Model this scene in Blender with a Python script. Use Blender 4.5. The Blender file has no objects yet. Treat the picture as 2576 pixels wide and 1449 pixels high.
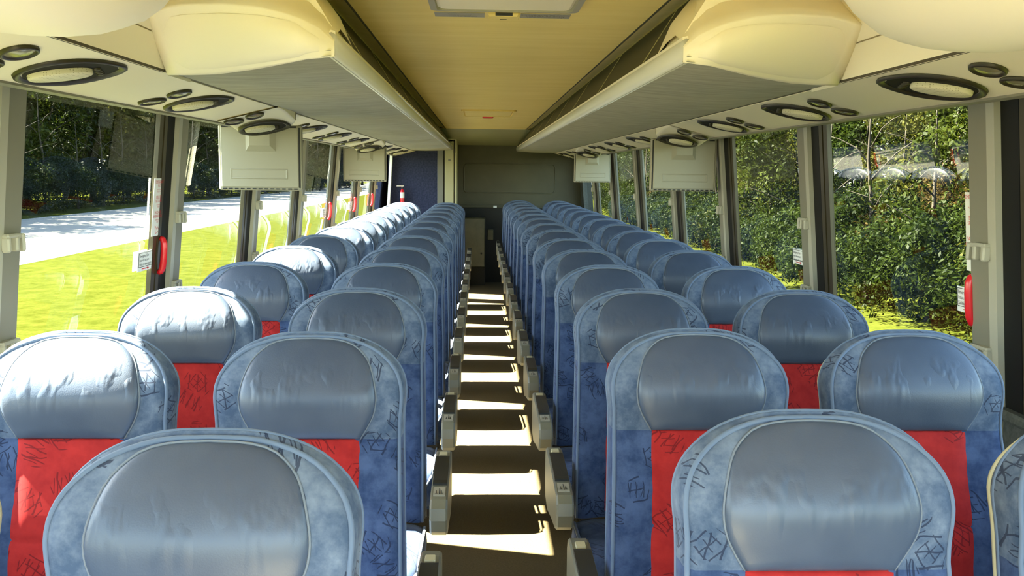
import bpy, math, random
import numpy as np
from mathutils import Matrix, Vector

S = bpy.context.scene
COL = S.collection
rnd = random.Random(7)
R = math.radians

# ------------------------------------------------------------------ camera, world, sun, exposure
F_PX, YAW, PITCH, ROLL = 2330.0, R(2.10), R(7.14), R(-0.702)
CAM = Vector((-0.0695, 0.0, 1.475))
fwd = Vector((math.sin(YAW) * math.cos(PITCH), math.cos(YAW) * math.cos(PITCH), -math.sin(PITCH)))
rgt = Vector((math.cos(YAW), -math.sin(YAW), 0))
dwn = fwd.cross(rgt)
rgt, dwn = math.cos(ROLL) * rgt + math.sin(ROLL) * dwn, -math.sin(ROLL) * rgt + math.cos(ROLL) * dwn
cd = bpy.data.cameras.new('camera')
cd.sensor_width = 36.0
cd.lens = 36.0 * F_PX / 2576.0
cd.clip_start, cd.clip_end = 0.02, 600
cam = bpy.data.objects.new('camera', cd)
COL.objects.link(cam)
m = Matrix((rgt, -dwn, -fwd)).transposed().to_4x4()
m.translation = CAM
cam.matrix_world = m
S.camera = cam

W = bpy.data.worlds.new('sky')
S.world = W
W.use_nodes = True
wn = W.node_tree.nodes
sky = wn.new('ShaderNodeTexSky')
sky.sky_type = 'NISHITA'
sky.sun_disc = False
sky.sun_elevation = R(46)
sky.sun_rotation = R(-74)
sky.altitude = 50
wn['Background'].inputs['Strength'].default_value = 0.15
W.node_tree.links.new(sky.outputs[0], wn['Background'].inputs[0])

SUN_EL, SUN_AZ = R(46), R(-16)
sl = bpy.data.lights.new('sun', 'SUN')
sl.energy = 12.5
sl.angle = R(0.53)
sl.color = (1.0, 0.95, 0.84)
sun = bpy.data.objects.new('sun', sl)
COL.objects.link(sun)
sd = Vector((math.cos(SUN_EL) * math.cos(SUN_AZ), math.cos(SUN_EL) * math.sin(SUN_AZ), -math.sin(SUN_EL)))
sun.rotation_euler = sd.to_track_quat('-Z', 'Y').to_euler()
sun.location = (-20, 5, 25)

S.view_settings.view_transform = 'Standard'
S.view_settings.look = 'None'
S.view_settings.gamma = 1.0
S.view_settings.use_curve_mapping = False
S.view_settings.exposure = 4.4
S.cycles.max_bounces = 10
S.cycles.diffuse_bounces = 7
S.cycles.glossy_bounces = 4
S.cycles.transparent_max_bounces = 16
S.cycles.sample_clamp_indirect = 6.0


# ------------------------------------------------------------------ materials
def mat(name, col, rough=0.6, spec=0.5, metal=0.0, **kw):
    m = bpy.data.materials.new(name)
    m.use_nodes = True
    b = m.node_tree.nodes['Principled BSDF']
    b.inputs['Base Color'].default_value = (*col, 1)
    b.inputs['Roughness'].default_value = rough
    b.inputs['Specular IOR Level'].default_value = spec
    b.inputs['Metallic'].default_value = metal
    for k, v in kw.items():
        b.inputs[k.replace('_', ' ')].default_value = v
    return m


def N(m, t, **kw):
    n = m.node_tree.nodes.new(t)
    for k, v in kw.items():
        setattr(n, k, v)
    return n


def lk(m, a, b):
    m.node_tree.links.new(a, b)


def bsdf(m):
    return m.node_tree.nodes['Principled BSDF']


def noise_col(m, c1, c2, scale, detail=4, rough=0.6, bump=0.0, bscale=None, coord='Object', lo=0.35, hi=0.65, stretch=None):
    tc = N(m, 'ShaderNodeTexCoord')
    src = tc.outputs[coord]
    if stretch:
        mp = N(m, 'ShaderNodeMapping')
        mp.inputs['Scale'].default_value = stretch
        lk(m, src, mp.inputs[0])
        src = mp.outputs[0]
    nz = N(m, 'ShaderNodeTexNoise')
    nz.inputs['Scale'].default_value = scale
    nz.inputs['Detail'].default_value = detail
    nz.inputs['Roughness'].default_value = rough
    lk(m, src, nz.inputs['Vector'])
    cr = N(m, 'ShaderNodeValToRGB')
    cr.color_ramp.elements[0].position = lo
    cr.color_ramp.elements[1].position = hi
    cr.color_ramp.elements[0].color = (*c1, 1)
    cr.color_ramp.elements[1].color = (*c2, 1)
    lk(m, nz.outputs[0], cr.inputs[0])
    lk(m, cr.outputs[0], bsdf(m).inputs['Base Color'])
    if bump:
        n2 = N(m, 'ShaderNodeTexNoise')
        n2.inputs['Scale'].default_value = bscale or scale * 4
        n2.inputs['Detail'].default_value = 3
        lk(m, src, n2.inputs['Vector'])
        bp = N(m, 'ShaderNodeBump')
        bp.inputs['Strength'].default_value = bump
        bp.inputs['Distance'].default_value = 0.01
        lk(m, n2.outputs[0], bp.inputs['Height'])
        lk(m, bp.outputs[0], bsdf(m).inputs['Normal'])
    return cr


def scribble_fabric(name, c1, c2, ink, head=None, cell=9.0, prob=0.45, ink_amt=0.75):
    """woven velour, mottled, with scattered patches of dark pen-like scribbles"""
    m = mat(name, c1, 0.85, 0.25, Sheen_Weight=0.12, Sheen_Roughness=0.35)
    bsdf(m).inputs['Sheen Tint'].default_value = (0.75, 0.8, 0.9, 1)
    cr = noise_col(m, c1, c2, 22, 5, 0.65)
    tc = N(m, 'ShaderNodeTexCoord')
    oi = N(m, 'ShaderNodeObjectInfo')
    off = N(m, 'ShaderNodeVectorMath', operation='SCALE')
    off.inputs[0].default_value = (3.1, 0, 5.7)
    lk(m, oi.outputs['Random'], off.inputs['Scale'])
    sc = N(m, 'ShaderNodeVectorMath', operation='MULTIPLY')
    sc.inputs[1].default_value = (1, 0.8, 1)
    lk(m, tc.outputs['Object'], sc.inputs[0])
    ad = N(m, 'ShaderNodeVectorMath', operation='ADD')
    lk(m, sc.outputs[0], ad.inputs[0])
    lk(m, off.outputs[0], ad.inputs[1])
    sw = N(m, 'ShaderNodeSeparateXYZ')
    lk(m, ad.outputs[0], sw.inputs[0])
    xy = N(m, 'ShaderNodeMath', operation='MULTIPLY_ADD')
    xy.inputs[1].default_value = 0.8
    lk(m, sw.outputs[1], xy.inputs[0])
    lk(m, sw.outputs[0], xy.inputs[2])
    cx2 = N(m, 'ShaderNodeCombineXYZ')
    lk(m, xy.outputs[0], cx2.inputs[0])
    lk(m, sw.outputs[2], cx2.inputs[1])
    vo = N(m, 'ShaderNodeTexVoronoi', voronoi_dimensions='2D')
    vo.inputs['Scale'].default_value = cell
    lk(m, cx2.outputs[0], vo.inputs['Vector'])
    # local position within the cell, turned by a random angle
    vs = N(m, 'ShaderNodeVectorMath', operation='SUBTRACT')
    lk(m, cx2.outputs[0], vs.inputs[0])
    lk(m, vo.outputs['Position'], vs.inputs[1])
    sep = N(m, 'ShaderNodeSeparateColor')
    lk(m, vo.outputs['Color'], sep.inputs[0])
    lines = []
    for k, (mult, fr) in enumerate(((6.3, 95), (14.1, 60), (23.7, 75))):
        an = N(m, 'ShaderNodeMath', operation='MULTIPLY')
        an.inputs[1].default_value = mult
        lk(m, sep.outputs[k], an.inputs[0])
        vr = N(m, 'ShaderNodeVectorRotate', rotation_type='Z_AXIS')
        lk(m, vs.outputs[0], vr.inputs['Vector'])
        lk(m, an.outputs[0], vr.inputs['Angle'])
        wv = N(m, 'ShaderNodeTexWave', wave_type='BANDS', bands_direction='X', wave_profile='TRI')
        wv.inputs['Scale'].default_value = fr * 0.23
        wv.inputs['Distortion'].default_value = 5.0
        wv.inputs['Detail'].default_value = 2.5
        wv.inputs['Detail Scale'].default_value = 0.6
        lk(m, vr.outputs[0], wv.inputs['Vector'])
        lt = N(m, 'ShaderNodeMath', operation='LESS_THAN')
        lt.inputs[1].default_value = 0.13
        lk(m, wv.outputs['Fac'], lt.inputs[0])
        # each stroke set fills its own part of the patch
        sx = N(m, 'ShaderNodeSeparateXYZ')
        lk(m, vr.outputs[0], sx.inputs[0])
        ab = N(m, 'ShaderNodeMath', operation='ABSOLUTE')
        lk(m, sx.outputs[1], ab.inputs[0])
        l2 = N(m, 'ShaderNodeMath', operation='LESS_THAN')
        l2.inputs[1].default_value = (0.018, 0.030, 0.024)[k] * 9.0 / cell
        lk(m, ab.outputs[0], l2.inputs[0])
        mu = N(m, 'ShaderNodeMath', operation='MULTIPLY')
        lk(m, lt.outputs[0], mu.inputs[0])
        lk(m, l2.outputs[0], mu.inputs[1])
        lines.append(mu)
    mx = N(m, 'ShaderNodeMath', operation='MAXIMUM')
    lk(m, lines[0].outputs[0], mx.inputs[0])
    lk(m, lines[1].outputs[0], mx.inputs[1])
    mx2 = N(m, 'ShaderNodeMath', operation='MAXIMUM')
    lk(m, mx.outputs[0], mx2.inputs[0])
    lk(m, lines[2].outputs[0], mx2.inputs[1])
    dl = N(m, 'ShaderNodeMath', operation='LESS_THAN')
    dl.inputs[1].default_value = 0.42
    lk(m, vo.outputs['Distance'], dl.inputs[0])
    pr = N(m, 'ShaderNodeMath', operation='LESS_THAN')
    pr.inputs[1].default_value = prob
    lk(m, sep.outputs[2], pr.inputs[0])
    m1 = N(m, 'ShaderNodeMath', operation='MULTIPLY')
    lk(m, dl.outputs[0], m1.inputs[0])
    lk(m, pr.outputs[0], m1.inputs[1])
    m2 = N(m, 'ShaderNodeMath', operation='MULTIPLY')
    lk(m, m1.outputs[0], m2.inputs[0])
    lk(m, mx2.outputs[0], m2.inputs[1])
    m3 = N(m, 'ShaderNodeMath', operation='MULTIPLY')
    m3.inputs[1].default_value = ink_amt
    lk(m, m2.outputs[0], m3.inputs[0])
    base = cr.outputs[0]
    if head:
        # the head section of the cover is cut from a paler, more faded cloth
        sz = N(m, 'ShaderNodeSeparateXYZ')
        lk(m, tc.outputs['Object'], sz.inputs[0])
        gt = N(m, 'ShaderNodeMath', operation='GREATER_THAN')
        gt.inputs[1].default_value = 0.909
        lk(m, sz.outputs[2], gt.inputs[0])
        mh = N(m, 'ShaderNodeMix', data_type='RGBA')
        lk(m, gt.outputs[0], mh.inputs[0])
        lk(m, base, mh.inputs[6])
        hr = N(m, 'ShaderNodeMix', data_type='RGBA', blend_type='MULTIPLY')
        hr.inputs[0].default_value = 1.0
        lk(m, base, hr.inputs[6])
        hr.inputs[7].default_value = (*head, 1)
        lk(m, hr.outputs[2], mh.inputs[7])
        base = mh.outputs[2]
    mix = N(m, 'ShaderNodeMix', data_type='RGBA')
    lk(m, m3.outputs[0], mix.inputs[0])
    lk(m, base, mix.inputs[6])
    mix.inputs[7].default_value = (*ink, 1)
    lk(m, mix.outputs[2], bsdf(m).inputs['Base Color'])
    return m


M = {}
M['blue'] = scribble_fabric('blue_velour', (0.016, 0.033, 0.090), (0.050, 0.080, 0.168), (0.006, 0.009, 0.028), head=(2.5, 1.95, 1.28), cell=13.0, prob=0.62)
M['red'] = scribble_fabric('red_velour', (0.27, 0.009, 0.009), (0.36, 0.016, 0.014), (0.10, 0.003, 0.005), cell=11.0, prob=0.7, ink_amt=0.75)
M['piping'] = mat('piping_blue', (0.095, 0.13, 0.20), 0.75, 0.3, Sheen_Weight=0.1)
M['stitch'] = mat('stitch_welt', (0.13, 0.15, 0.185), 0.7, 0.3)

lm = M['leather'] = mat('grey_blue_leather', (0.13, 0.155, 0.20), 0.42, 0.5, Coat_Weight=0.12, Coat_Roughness=0.32)
noise_col(lm, (0.034, 0.049, 0.084), (0.050, 0.067, 0.105), 6, 3)
tc = N(lm, 'ShaderNodeTexCoord')
oi = N(lm, 'ShaderNodeObjectInfo')
mp = N(lm, 'ShaderNodeMapping')
mp.inputs['Scale'].default_value = (1, 1, 0.12)
cb = N(lm, 'ShaderNodeCombineXYZ')
mlt = N(lm, 'ShaderNodeMath', operation='MULTIPLY')
mlt.inputs[1].default_value = 9.0
lk(lm, oi.outputs['Random'], mlt.inputs[0])
lk(lm, mlt.outputs[0], cb.inputs[0])
lk(lm, cb.outputs[0], mp.inputs['Location'])
lk(lm, tc.outputs['Object'], mp.inputs[0])
n1 = N(lm, 'ShaderNodeTexNoise')
n1.inputs['Scale'].default_value = 26
n1.inputs['Detail'].default_value = 2
lk(lm, mp.outputs[0], n1.inputs['Vector'])
pw = N(lm, 'ShaderNodeMapRange')
pw.inputs['From Min'].default_value = 0.5
pw.inputs['From Max'].default_value = 0.75
lk(lm, n1.outputs[0], pw.inputs[0])
# creases sit around the crest of the pad
sz = N(lm, 'ShaderNodeSeparateXYZ')
lk(lm, tc.outputs['Object'], sz.inputs[0])
s1 = N(lm, 'ShaderNodeMapRange', interpolation_type='SMOOTHSTEP')
s1.inputs['From Min'].default_value = 0.945
s1.inputs['From Max'].default_value = 1.02
lk(lm, sz.outputs[2], s1.inputs[0])
s2 = N(lm, 'ShaderNodeMapRange', interpolation_type='SMOOTHSTEP')
s2.inputs['From Min'].default_value = 1.085
s2.inputs['From Max'].default_value = 1.03
lk(lm, sz.outputs[2], s2.inputs[0])
ml = N(lm, 'ShaderNodeMath', operation='MULTIPLY')
lk(lm, s1.outputs[0], ml.inputs[0])
lk(lm, s2.outputs[0], ml.inputs[1])
ml2 = N(lm, 'ShaderNodeMath', operation='MULTIPLY')
lk(lm, ml.outputs[0], ml2.inputs[0])
lk(lm, pw.outputs[0], ml2.inputs[1])
n3 = N(lm, 'ShaderNodeTexNoise')
n3.inputs['Scale'].default_value = 420
lk(lm, tc.outputs['Object'], n3.inputs['Vector'])
b0 = N(lm, 'ShaderNodeBump')
b0.inputs['Strength'].default_value = 0.12
b0.inputs['Distance'].default_value = 0.002
lk(lm, n3.outputs[0], b0.inputs['Height'])
b1 = N(lm, 'ShaderNodeBump')
b1.inputs['Strength'].default_value = 0.55
b1.inputs['Distance'].default_value = 0.006
lk(lm, ml2.outputs[0], b1.inputs['Height'])
lk(lm, b0.outputs[0], b1.inputs['Normal'])
lk(lm, b1.outputs[0], bsdf(lm).inputs['Normal'])

M['shell'] = mat('beige_shell', (0.46, 0.42, 0.27), 0.5)
M['arm'] = mat('armrest_plastic', (0.15, 0.145, 0.105), 0.42)
M['arm_dark'] = mat('armrest_pad', (0.014, 0.015, 0.014), 0.45)
M['metal_dark'] = mat('dark_metal', (0.03, 0.03, 0.032), 0.5, 0.5, 0.3)
M['plate'] = mat('plate', (0.30, 0.28, 0.22), 0.5)
M['ink_dark'] = mat('ink_dark', (0.03, 0.03, 0.035), 0.7)
M['ink_red'] = mat('ink_red', (0.55, 0.02, 0.025), 0.7)
M['white_card'] = mat('white_card', (0.80, 0.80, 0.77), 0.6)
M['red_plastic'] = mat('red_plastic', (0.62, 0.012, 0.02), 0.3)
M['cream'] = mat('cream_plastic', (0.90, 0.81, 0.60), 0.42, 0.4)
M['cream2'] = mat('cream_panel', (0.80, 0.71, 0.50), 0.5, 0.4)
M['ceil'] = mat('ceiling_cloth', (0.66, 0.55, 0.24), 0.9, 0.2)
noise_col(M['ceil'], (0.74, 0.56, 0.19), (0.79, 0.61, 0.22), 2, 4, stretch=(1, 7, 1), bump=0.08, bscale=40)
M['seam'] = mat('dark_seam', (0.06, 0.05, 0.02), 0.8)
M['gasket'] = mat('brown_gasket', (0.07, 0.055, 0.03), 0.7)
M['binfab'] = mat('rack_cloth', (0.30, 0.31, 0.27), 0.9, 0.2)
noise_col(M['binfab'], (0.32, 0.30, 0.225), (0.44, 0.41, 0.31), 4, 6, 0.7, stretch=(1.2, 7, 1), bump=0.2, bscale=60)
M['rail'] = mat('rack_rail', (0.60, 0.58, 0.50), 0.4)
M['green'] = mat('dark_green_panel', (0.038, 0.036, 0.014), 0.55, 0.4)
M['green_line'] = mat('panel_joint', (0.42, 0.38, 0.17), 0.6)
M['bezel'] = mat('dark_bezel', (0.030, 0.024, 0.010), 0.40, 0.35)
M['bezel_in'] = mat('black_recess', (0.012, 0.010, 0.006), 0.7, 0.15)
M['grille'] = mat('speaker_grille', (0.55, 0.50, 0.33), 0.6)
gm = M['grille']
tc = N(gm, 'ShaderNodeTexCoord')
vo = N(gm, 'ShaderNodeTexVoronoi')
vo.inputs['Scale'].default_value = 190
vo.inputs['Randomness'].default_value = 0.0
lk(gm, tc.outputs['Object'], vo.inputs['Vector'])
cr = N(gm, 'ShaderNodeValToRGB')
cr.color_ramp.elements[0].position = 0.22
cr.color_ramp.elements[1].position = 0.30
cr.color_ramp.elements[0].color = (0.30, 0.26, 0.15, 1)
cr.color_ramp.elements[1].color = (0.60, 0.55, 0.37, 1)
lk(gm, vo.outputs['Distance'], cr.inputs[0])
lk(gm, cr.outputs[0], bsdf(gm).inputs['Base Color'])
M['lens'] = mat('reading_lens', (0.16, 0.13, 0.06), 0.2, 0.6)
M['monitor'] = mat('monitor_plastic', (0.33, 0.305, 0.225), 0.5, 0.4)
M['slot'] = mat('vent_slot', (0.02, 0.02, 0.018), 0.7)
M['grey'] = mat('pillar_grey', (0.20, 0.187, 0.138), 0.5)
M['grey_l'] = mat('pillar_light', (0.38, 0.365, 0.29), 0.45)
M['bronze'] = mat('bronze_frame', (0.050, 0.040, 0.018), 0.42, 0.4, 0.3)
M['rubber'] = mat('black_rubber', (0.003, 0.003, 0.0025), 0.6, 0.25)
M['wall'] = mat('side_wall_cloth', (0.07, 0.075, 0.065), 0.9)
noise_col(M['wall'], (0.055, 0.06, 0.052), (0.085, 0.09, 0.078), 60, 3, bump=0.2)
M['outer'] = mat('bus_skin', (0.55, 0.55, 0.55), 0.4)
M['rear'] = mat('rear_panel', (0.13, 0.14, 0.115), 0.6)
noise_col(M['rear'], (0.055, 0.050, 0.024), (0.070, 0.064, 0.032), 3, 3)
M['rear2'] = mat('rear_header', (0.32, 0.31, 0.17), 0.6)
M['blue_wall'] = mat('blue_carpet_wall', (0.030, 0.035, 0.075), 0.95, 0.2)
noise_col(M['blue_wall'], (0.022, 0.027, 0.06), (0.04, 0.045, 0.09), 50, 3, bump=0.2)
M['post'] = mat('door_post', (0.36, 0.34, 0.20), 0.45)
M['post_d'] = mat('door_post_dark', (0.15, 0.15, 0.13), 0.5)
M['cabinet'] = mat('rear_cabinet', (0.22, 0.23, 0.16), 0.4, 0.5, 0.2)
noise_col(M['cabinet'], (0.06, 0.064, 0.042), (0.095, 0.095, 0.062), 5, 5)
M['black'] = mat('black_board', (0.015, 0.014, 0.010), 0.7)
M['chrome'] = mat('chrome', (0.7, 0.7, 0.7), 0.2, 0.5, 1.0)
fm = M['floor'] = mat('floor_vinyl', (0.085, 0.07, 0.042), 0.55, 0.3)
noise_col(fm, (0.086, 0.063, 0.030), (0.128, 0.096, 0.048), 130, 4, 0.7, bump=0.15, bscale=220)

g = M['glass'] = bpy.data.materials.new('window_glass')
g.use_nodes = True
nt = g.node_tree
nt.nodes.remove(nt.nodes['Principled BSDF'])
tr = nt.nodes.new('ShaderNodeBsdfTransparent')
tr.inputs[0].default_value = (0.53, 0.555, 0.49, 1)
gl = nt.nodes.new('ShaderNodeBsdfGlossy')
gl.inputs['Roughness'].default_value = 0.0
geo = nt.nodes.new('ShaderNodeNewGeometry')
dt = nt.nodes.new('ShaderNodeVectorMath')
dt.operation = 'DOT_PRODUCT'
nt.links.new(geo.outputs['Normal'], dt.inputs[0])
nt.links.new(geo.outputs['Incoming'], dt.inputs[1])


def gmath(op, a, b=None):
    n = nt.nodes.new('ShaderNodeMath')
    n.operation = op
    for k, q in enumerate((a, b)):
        if q is None:
            continue
        if isinstance(q, (int, float)):
            n.inputs[k].default_value = q
        else:
            nt.links.new(q, n.inputs[k])
    return n.outputs[0]


# two-sided Schlick reflectance of a double-glazed pane
cosv = gmath('ABSOLUTE', dt.outputs['Value'])
schl = gmath('POWER', gmath('SUBTRACT', 1.0, cosv), 4.5)
mu = nt.nodes.new('ShaderNodeMath')
mu.operation = 'ADD'
mu.use_clamp = True
mu.inputs[1].default_value = 0.055
nt.links.new(gmath('MULTIPLY', schl, 0.6), mu.inputs[0])
mx = nt.nodes.new('ShaderNodeMixShader')
nt.links.new(mu.outputs[0], mx.inputs[0])
nt.links.new(tr.outputs[0], mx.inputs[1])
nt.links.new(gl.outputs[0], mx.inputs[2])
nt.links.new(mx.outputs[0], nt.nodes['Material Output'].inputs[0])
gc = M['glass_clear'] = g.copy()          # untinted windscreen
gc.name = 'windscreen_glass'
for n_ in gc.node_tree.nodes:
    if n_.type == 'BSDF_TRANSPARENT':
        n_.inputs[0].default_value = (0.93, 0.95, 0.92, 1)


def leafmat(name, c1, c2, trans=0.35):
    m = mat(name, c1, 0.5, 0.03)
    b = bsdf(m)
    tc = N(m, 'ShaderNodeTexCoord')
    nz = N(m, 'ShaderNodeTexNoise')
    nz.inputs['Scale'].default_value = 1.1
    nz.inputs['Detail'].default_value = 6
    nz.inputs['Roughness'].default_value = 0.8
    oi = N(m, 'ShaderNodeObjectInfo')
    ad = N(m, 'ShaderNodeVectorMath', operation='ADD')
    lk(m, tc.outputs['Object'], ad.inputs[0])
    lk(m, oi.outputs['Location'], ad.inputs[1])
    lk(m, ad.outputs[0], nz.inputs['Vector'])
    cr = N(m, 'ShaderNodeValToRGB')
    cr.color_ramp.elements[0].position = 0.36
    cr.color_ramp.elements[1].position = 0.66
    cr.color_ramp.elements[0].color = (*c1, 1)
    cr.color_ramp.elements[1].color = (*c2, 1)
    lk(m, nz.outputs[0], cr.inputs[0])
    lk(m, cr.outputs[0], b.inputs['Base Color'])
    tl = N(m, 'ShaderNodeBsdfTranslucent')
    lk(m, cr.outputs[0], tl.inputs[0])
    mx = N(m, 'ShaderNodeMixShader')
    mx.inputs[0].default_value = trans
    out = m.node_tree.nodes['Material Output']
    lk(m, b.outputs[0], mx.inputs[1])
    lk(m, tl.outputs[0], mx.inputs[2])
    lk(m, mx.outputs[0], out.inputs[0])
    return m


M['leaf_a'] = leafmat('leaf_mid_green', (0.0030, 0.0060, 0.0006), (0.0230, 0.0290, 0.0026))
M['leaf_b'] = leafmat('leaf_olive', (0.0050, 0.0070, 0.0007), (0.0380, 0.0370, 0.0045))
M['leaf_c'] = leafmat('leaf_dark', (0.0022, 0.0050, 0.0006), (0.0150, 0.0215, 0.0022))
M['leaf_d'] = leafmat('leaf_russet', (0.0080, 0.0055, 0.0010), (0.0360, 0.0240, 0.0045))
M['bark'] = mat('bark', (0.11, 0.08, 0.055), 0.9, 0.2)
noise_col(M['bark'], (0.012, 0.009, 0.006), (0.034, 0.026, 0.017), 8, 5, stretch=(3, 3, 0.5), bump=0.5)
gr = M['grass'] = mat('lawn', (0.16, 0.22, 0.03), 1.0, 0.0)
crr = noise_col(gr, (0.012, 0.0165, 0.0014), (0.040, 0.043, 0.0072), 2.2, 14, 0.82, bump=1.0, bscale=14, coord='Generated', lo=0.3, hi=0.7)
for n in list(gr.node_tree.nodes):
    if n.type == 'TEX_COORD':
        for l in list(n.outputs['Generated'].links):
            lk(gr, n.outputs['Object'], l.to_socket)
M['road'] = mat('pale_asphalt', (0.36, 0.35, 0.33), 1.0, 0.05)
noise_col(M['road'], (0.125, 0.118, 0.100), (0.165, 0.155, 0.135), 4, 8, 0.8)


# ------------------------------------------------------------------ mesh helpers
class MB:
    def __init__(self):
        self.v, self.f, self.s = [], [], []

    def add(self, vs, fs, smooth=False):
        o = len(self.v)
        self.v += [tuple(p) for p in vs]
        self.f += [tuple(o + i for i in q) for q in fs]
        self.s += [smooth] * len(fs)
        return self

    def box(self, x0, x1, y0, y1, z0, z1, c=0.0):
        x0, x1 = min(x0, x1), max(x0, x1)
        y0, y1 = min(y0, y1), max(y0, y1)
        z0, z1 = min(z0, z1), max(z0, z1)
        if c <= 0:
            vs = [(x, y, z) for x in (x0, x1) for y in (y0, y1) for z in (z0, z1)]
            self.add(vs, [(0, 1, 3, 2), (4, 6, 7, 5), (0, 4, 5, 1), (2, 3, 7, 6), (0, 2, 6, 4), (1, 5, 7, 3)])
            return self
        c = min(c, (x1 - x0) * 0.49, (y1 - y0) * 0.49, (z1 - z0) * 0.49)
        # rounded prism along z: octagon rings
        def ring(z, i):
            a, b, cc, d = x0 + i, x1 - i, y0 + i, y1 - i
            return [(a + c, cc, z), (b - c, cc, z), (b, cc + c, z), (b, d - c, z), (b - c, d, z), (a + c, d, z), (a, d - c, z), (a, cc + c, z)]
        i2 = c * 0.6
        rings = [ring(z0, i2), ring(z0 + c, 0), ring(z1 - c, 0), ring(z1, i2)]
        vs = sum(rings, [])
        fs = []
        for k in range(3):
            for j in range(8):
                a, b = k * 8 + j, k * 8 + (j + 1) % 8
                fs.append((a, b, b + 8, a + 8))
        fs.append(tuple(range(7, -1, -1)))
        fs.append(tuple(range(24, 32)))
        return self.add(vs, fs)

    def rings(self, rs, closed=True, smooth=True, cap0=False, cap1=False):
        n = len(rs[0])
        vs = [p for r in rs for p in r]
        fs = []
        for k in range(len(rs) - 1):
            for j in range(n if closed else n - 1):
                a, b = k * n + j, k * n + (j + 1) % n
                fs.append((a, b, b + n, a + n))
        if cap0:
            fs.append(tuple(range(n - 1, -1, -1)))
        if cap1:
            fs.append(tuple((len(rs) - 1) * n + j for j in range(n)))
        return self.add(vs, fs, smooth)

    def tube(self, pts, r, n=6, closed=False):
        pts = [Vector(p) for p in pts]
        rs = []
        L = len(pts)
        for i, p in enumerate(pts):
            a = pts[(i - 1) % L] if (closed or i) else p
            b = pts[(i + 1) % L] if (closed or i < L - 1) else p
            t = (b - a)
            if t.length < 1e-9:
                t = Vector((0, 0, 1))
            t.normalize()
            up = Vector((0, 1, 0)) if abs(t.y) < 0.9 else Vector((1, 0, 0))
            u = t.cross(up).normalized()
            w = t.cross(u).normalized()
            rr = r[i] if isinstance(r, (list, tuple)) else r
            rs.append([p + u * (rr * math.cos(k * 2 * math.pi / n)) + w * (rr * math.sin(k * 2 * math.pi / n)) for k in range(n)])
        if closed:
            rs.append(rs[0])
        return self.rings(rs, True, True, not closed, not closed)

    def prism(self, prof, axis, a, b, smooth=False):
        """profile of 2-D points extruded along an axis; 'x': prof=(y,z), 'y': prof=(x,z), 'z': prof=(x,y)"""
        def P(p, t):
            return {'x': (t, p[0], p[1]), 'y': (p[0], t, p[1]), 'z': (p[0], p[1], t)}[axis]
        n = len(prof)
        vs = [P(p, a) for p in prof] + [P(p, b) for p in prof]
        fs = [(j, (j + 1) % n, n + (j + 1) % n, n + j) for j in range(n)]
        self.add(vs, fs, smooth)
        self.add([P(p, a) for p in prof], [tuple(range(n - 1, -1, -1))])
        self.add([P(p, b) for p in prof], [tuple(range(n))])
        return self

    def mesh(self, name):
        me = bpy.data.meshes.new(name)
        me.from_pydata(self.v, [], self.f)
        me.polygons.foreach_set('use_smooth', self.s)
        me.validate()
        me.update()
        return me


def recalc(me):
    import bmesh
    bm = bmesh.new()
    bm.from_mesh(me)
    bmesh.ops.remove_doubles(bm, verts=bm.verts, dist=1e-5)
    bmesh.ops.recalc_face_normals(bm, faces=bm.faces)
    bm.to_mesh(me)
    bm.free()


def obj(name, mb, material, parent=None, loc=None, fix=True):
    me = mb.mesh(name) if isinstance(mb, MB) else mb
    if isinstance(mb, MB) and fix:
        recalc(me)
    if material and not me.materials:
        me.materials.append(M[material] if isinstance(material, str) else material)
    o = bpy.data.objects.new(name, me)
    COL.objects.link(o)
    if parent:
        o.parent = parent
    if loc is not None:
        o.location = loc
    return o


def tag(o, label=None, cat=None, group=None, kind=None):
    if label:
        o['label'] = label
    if cat:
        o['category'] = cat
    if group:
        o['group'] = group
    if kind:
        o['kind'] = kind
    return o


def thing(name, loc, label, cat, group=None, rz=0.0):
    o = bpy.data.objects.new(name, None)
    o.empty_display_size = 0.1
    COL.objects.link(o)
    o.location = loc
    o.rotation_euler.z = rz
    return tag(o, label, cat, group)


def struct(name, mb, material, label=None, parent=None):
    o = obj(name, mb, material, parent)
    if not parent:
        o['kind'] = 'structure'
        if label:
            o['label'] = label
    return o


def struct_root(name, loc, label=None):
    o = bpy.data.objects.new(name, None)
    o.empty_display_size = 0.1
    COL.objects.link(o)
    o.location = loc
    o['kind'] = 'structure'
    if label:
        o['label'] = label
    return o


def copy_tree(o, parent=None):
    c = o.copy()
    COL.objects.link(c)
    c.parent = parent
    for ch in o.children:
        copy_tree(ch, c)
    return c


def text_mesh(txt, size, align='CENTER'):
    cu = bpy.data.curves.new('t', 'FONT')
    cu.body = txt
    cu.size = size
    cu.align_x = align
    cu.align_y = 'CENTER'
    cu.resolution_u = 2
    o = bpy.data.objects.new('t', cu)
    COL.objects.link(o)
    bpy.context.view_layer.update()
    me = bpy.data.meshes.new_from_object(o.evaluated_get(bpy.context.evaluated_depsgraph_get()))
    bpy.data.objects.remove(o)
    return me


def text(name, txt, size, material, parent, origin, right, up, align='CENTER', squash=1.0):
    """flat lettering at origin (in the parent's frame)"""
    me = text_mesh(txt, size, align)
    right, up = Vector(right).normalized(), Vector(up).normalized()
    nrm = right.cross(up)
    mt = Matrix((right * squash, up, nrm)).transposed().to_4x4()
    mt.translation = Vector(origin)
    me.transform(mt)
    return obj(name, me, material, parent)


ORD = ['last', 'second', 'third', 'fourth', 'fifth', 'sixth', 'seventh', 'eighth', 'ninth', 'tenth', 'eleventh', 'twelfth', 'thirteenth', 'fourteenth', 'fifteenth']


def nth(k):
    return ORD[k] if k else 'first'


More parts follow.
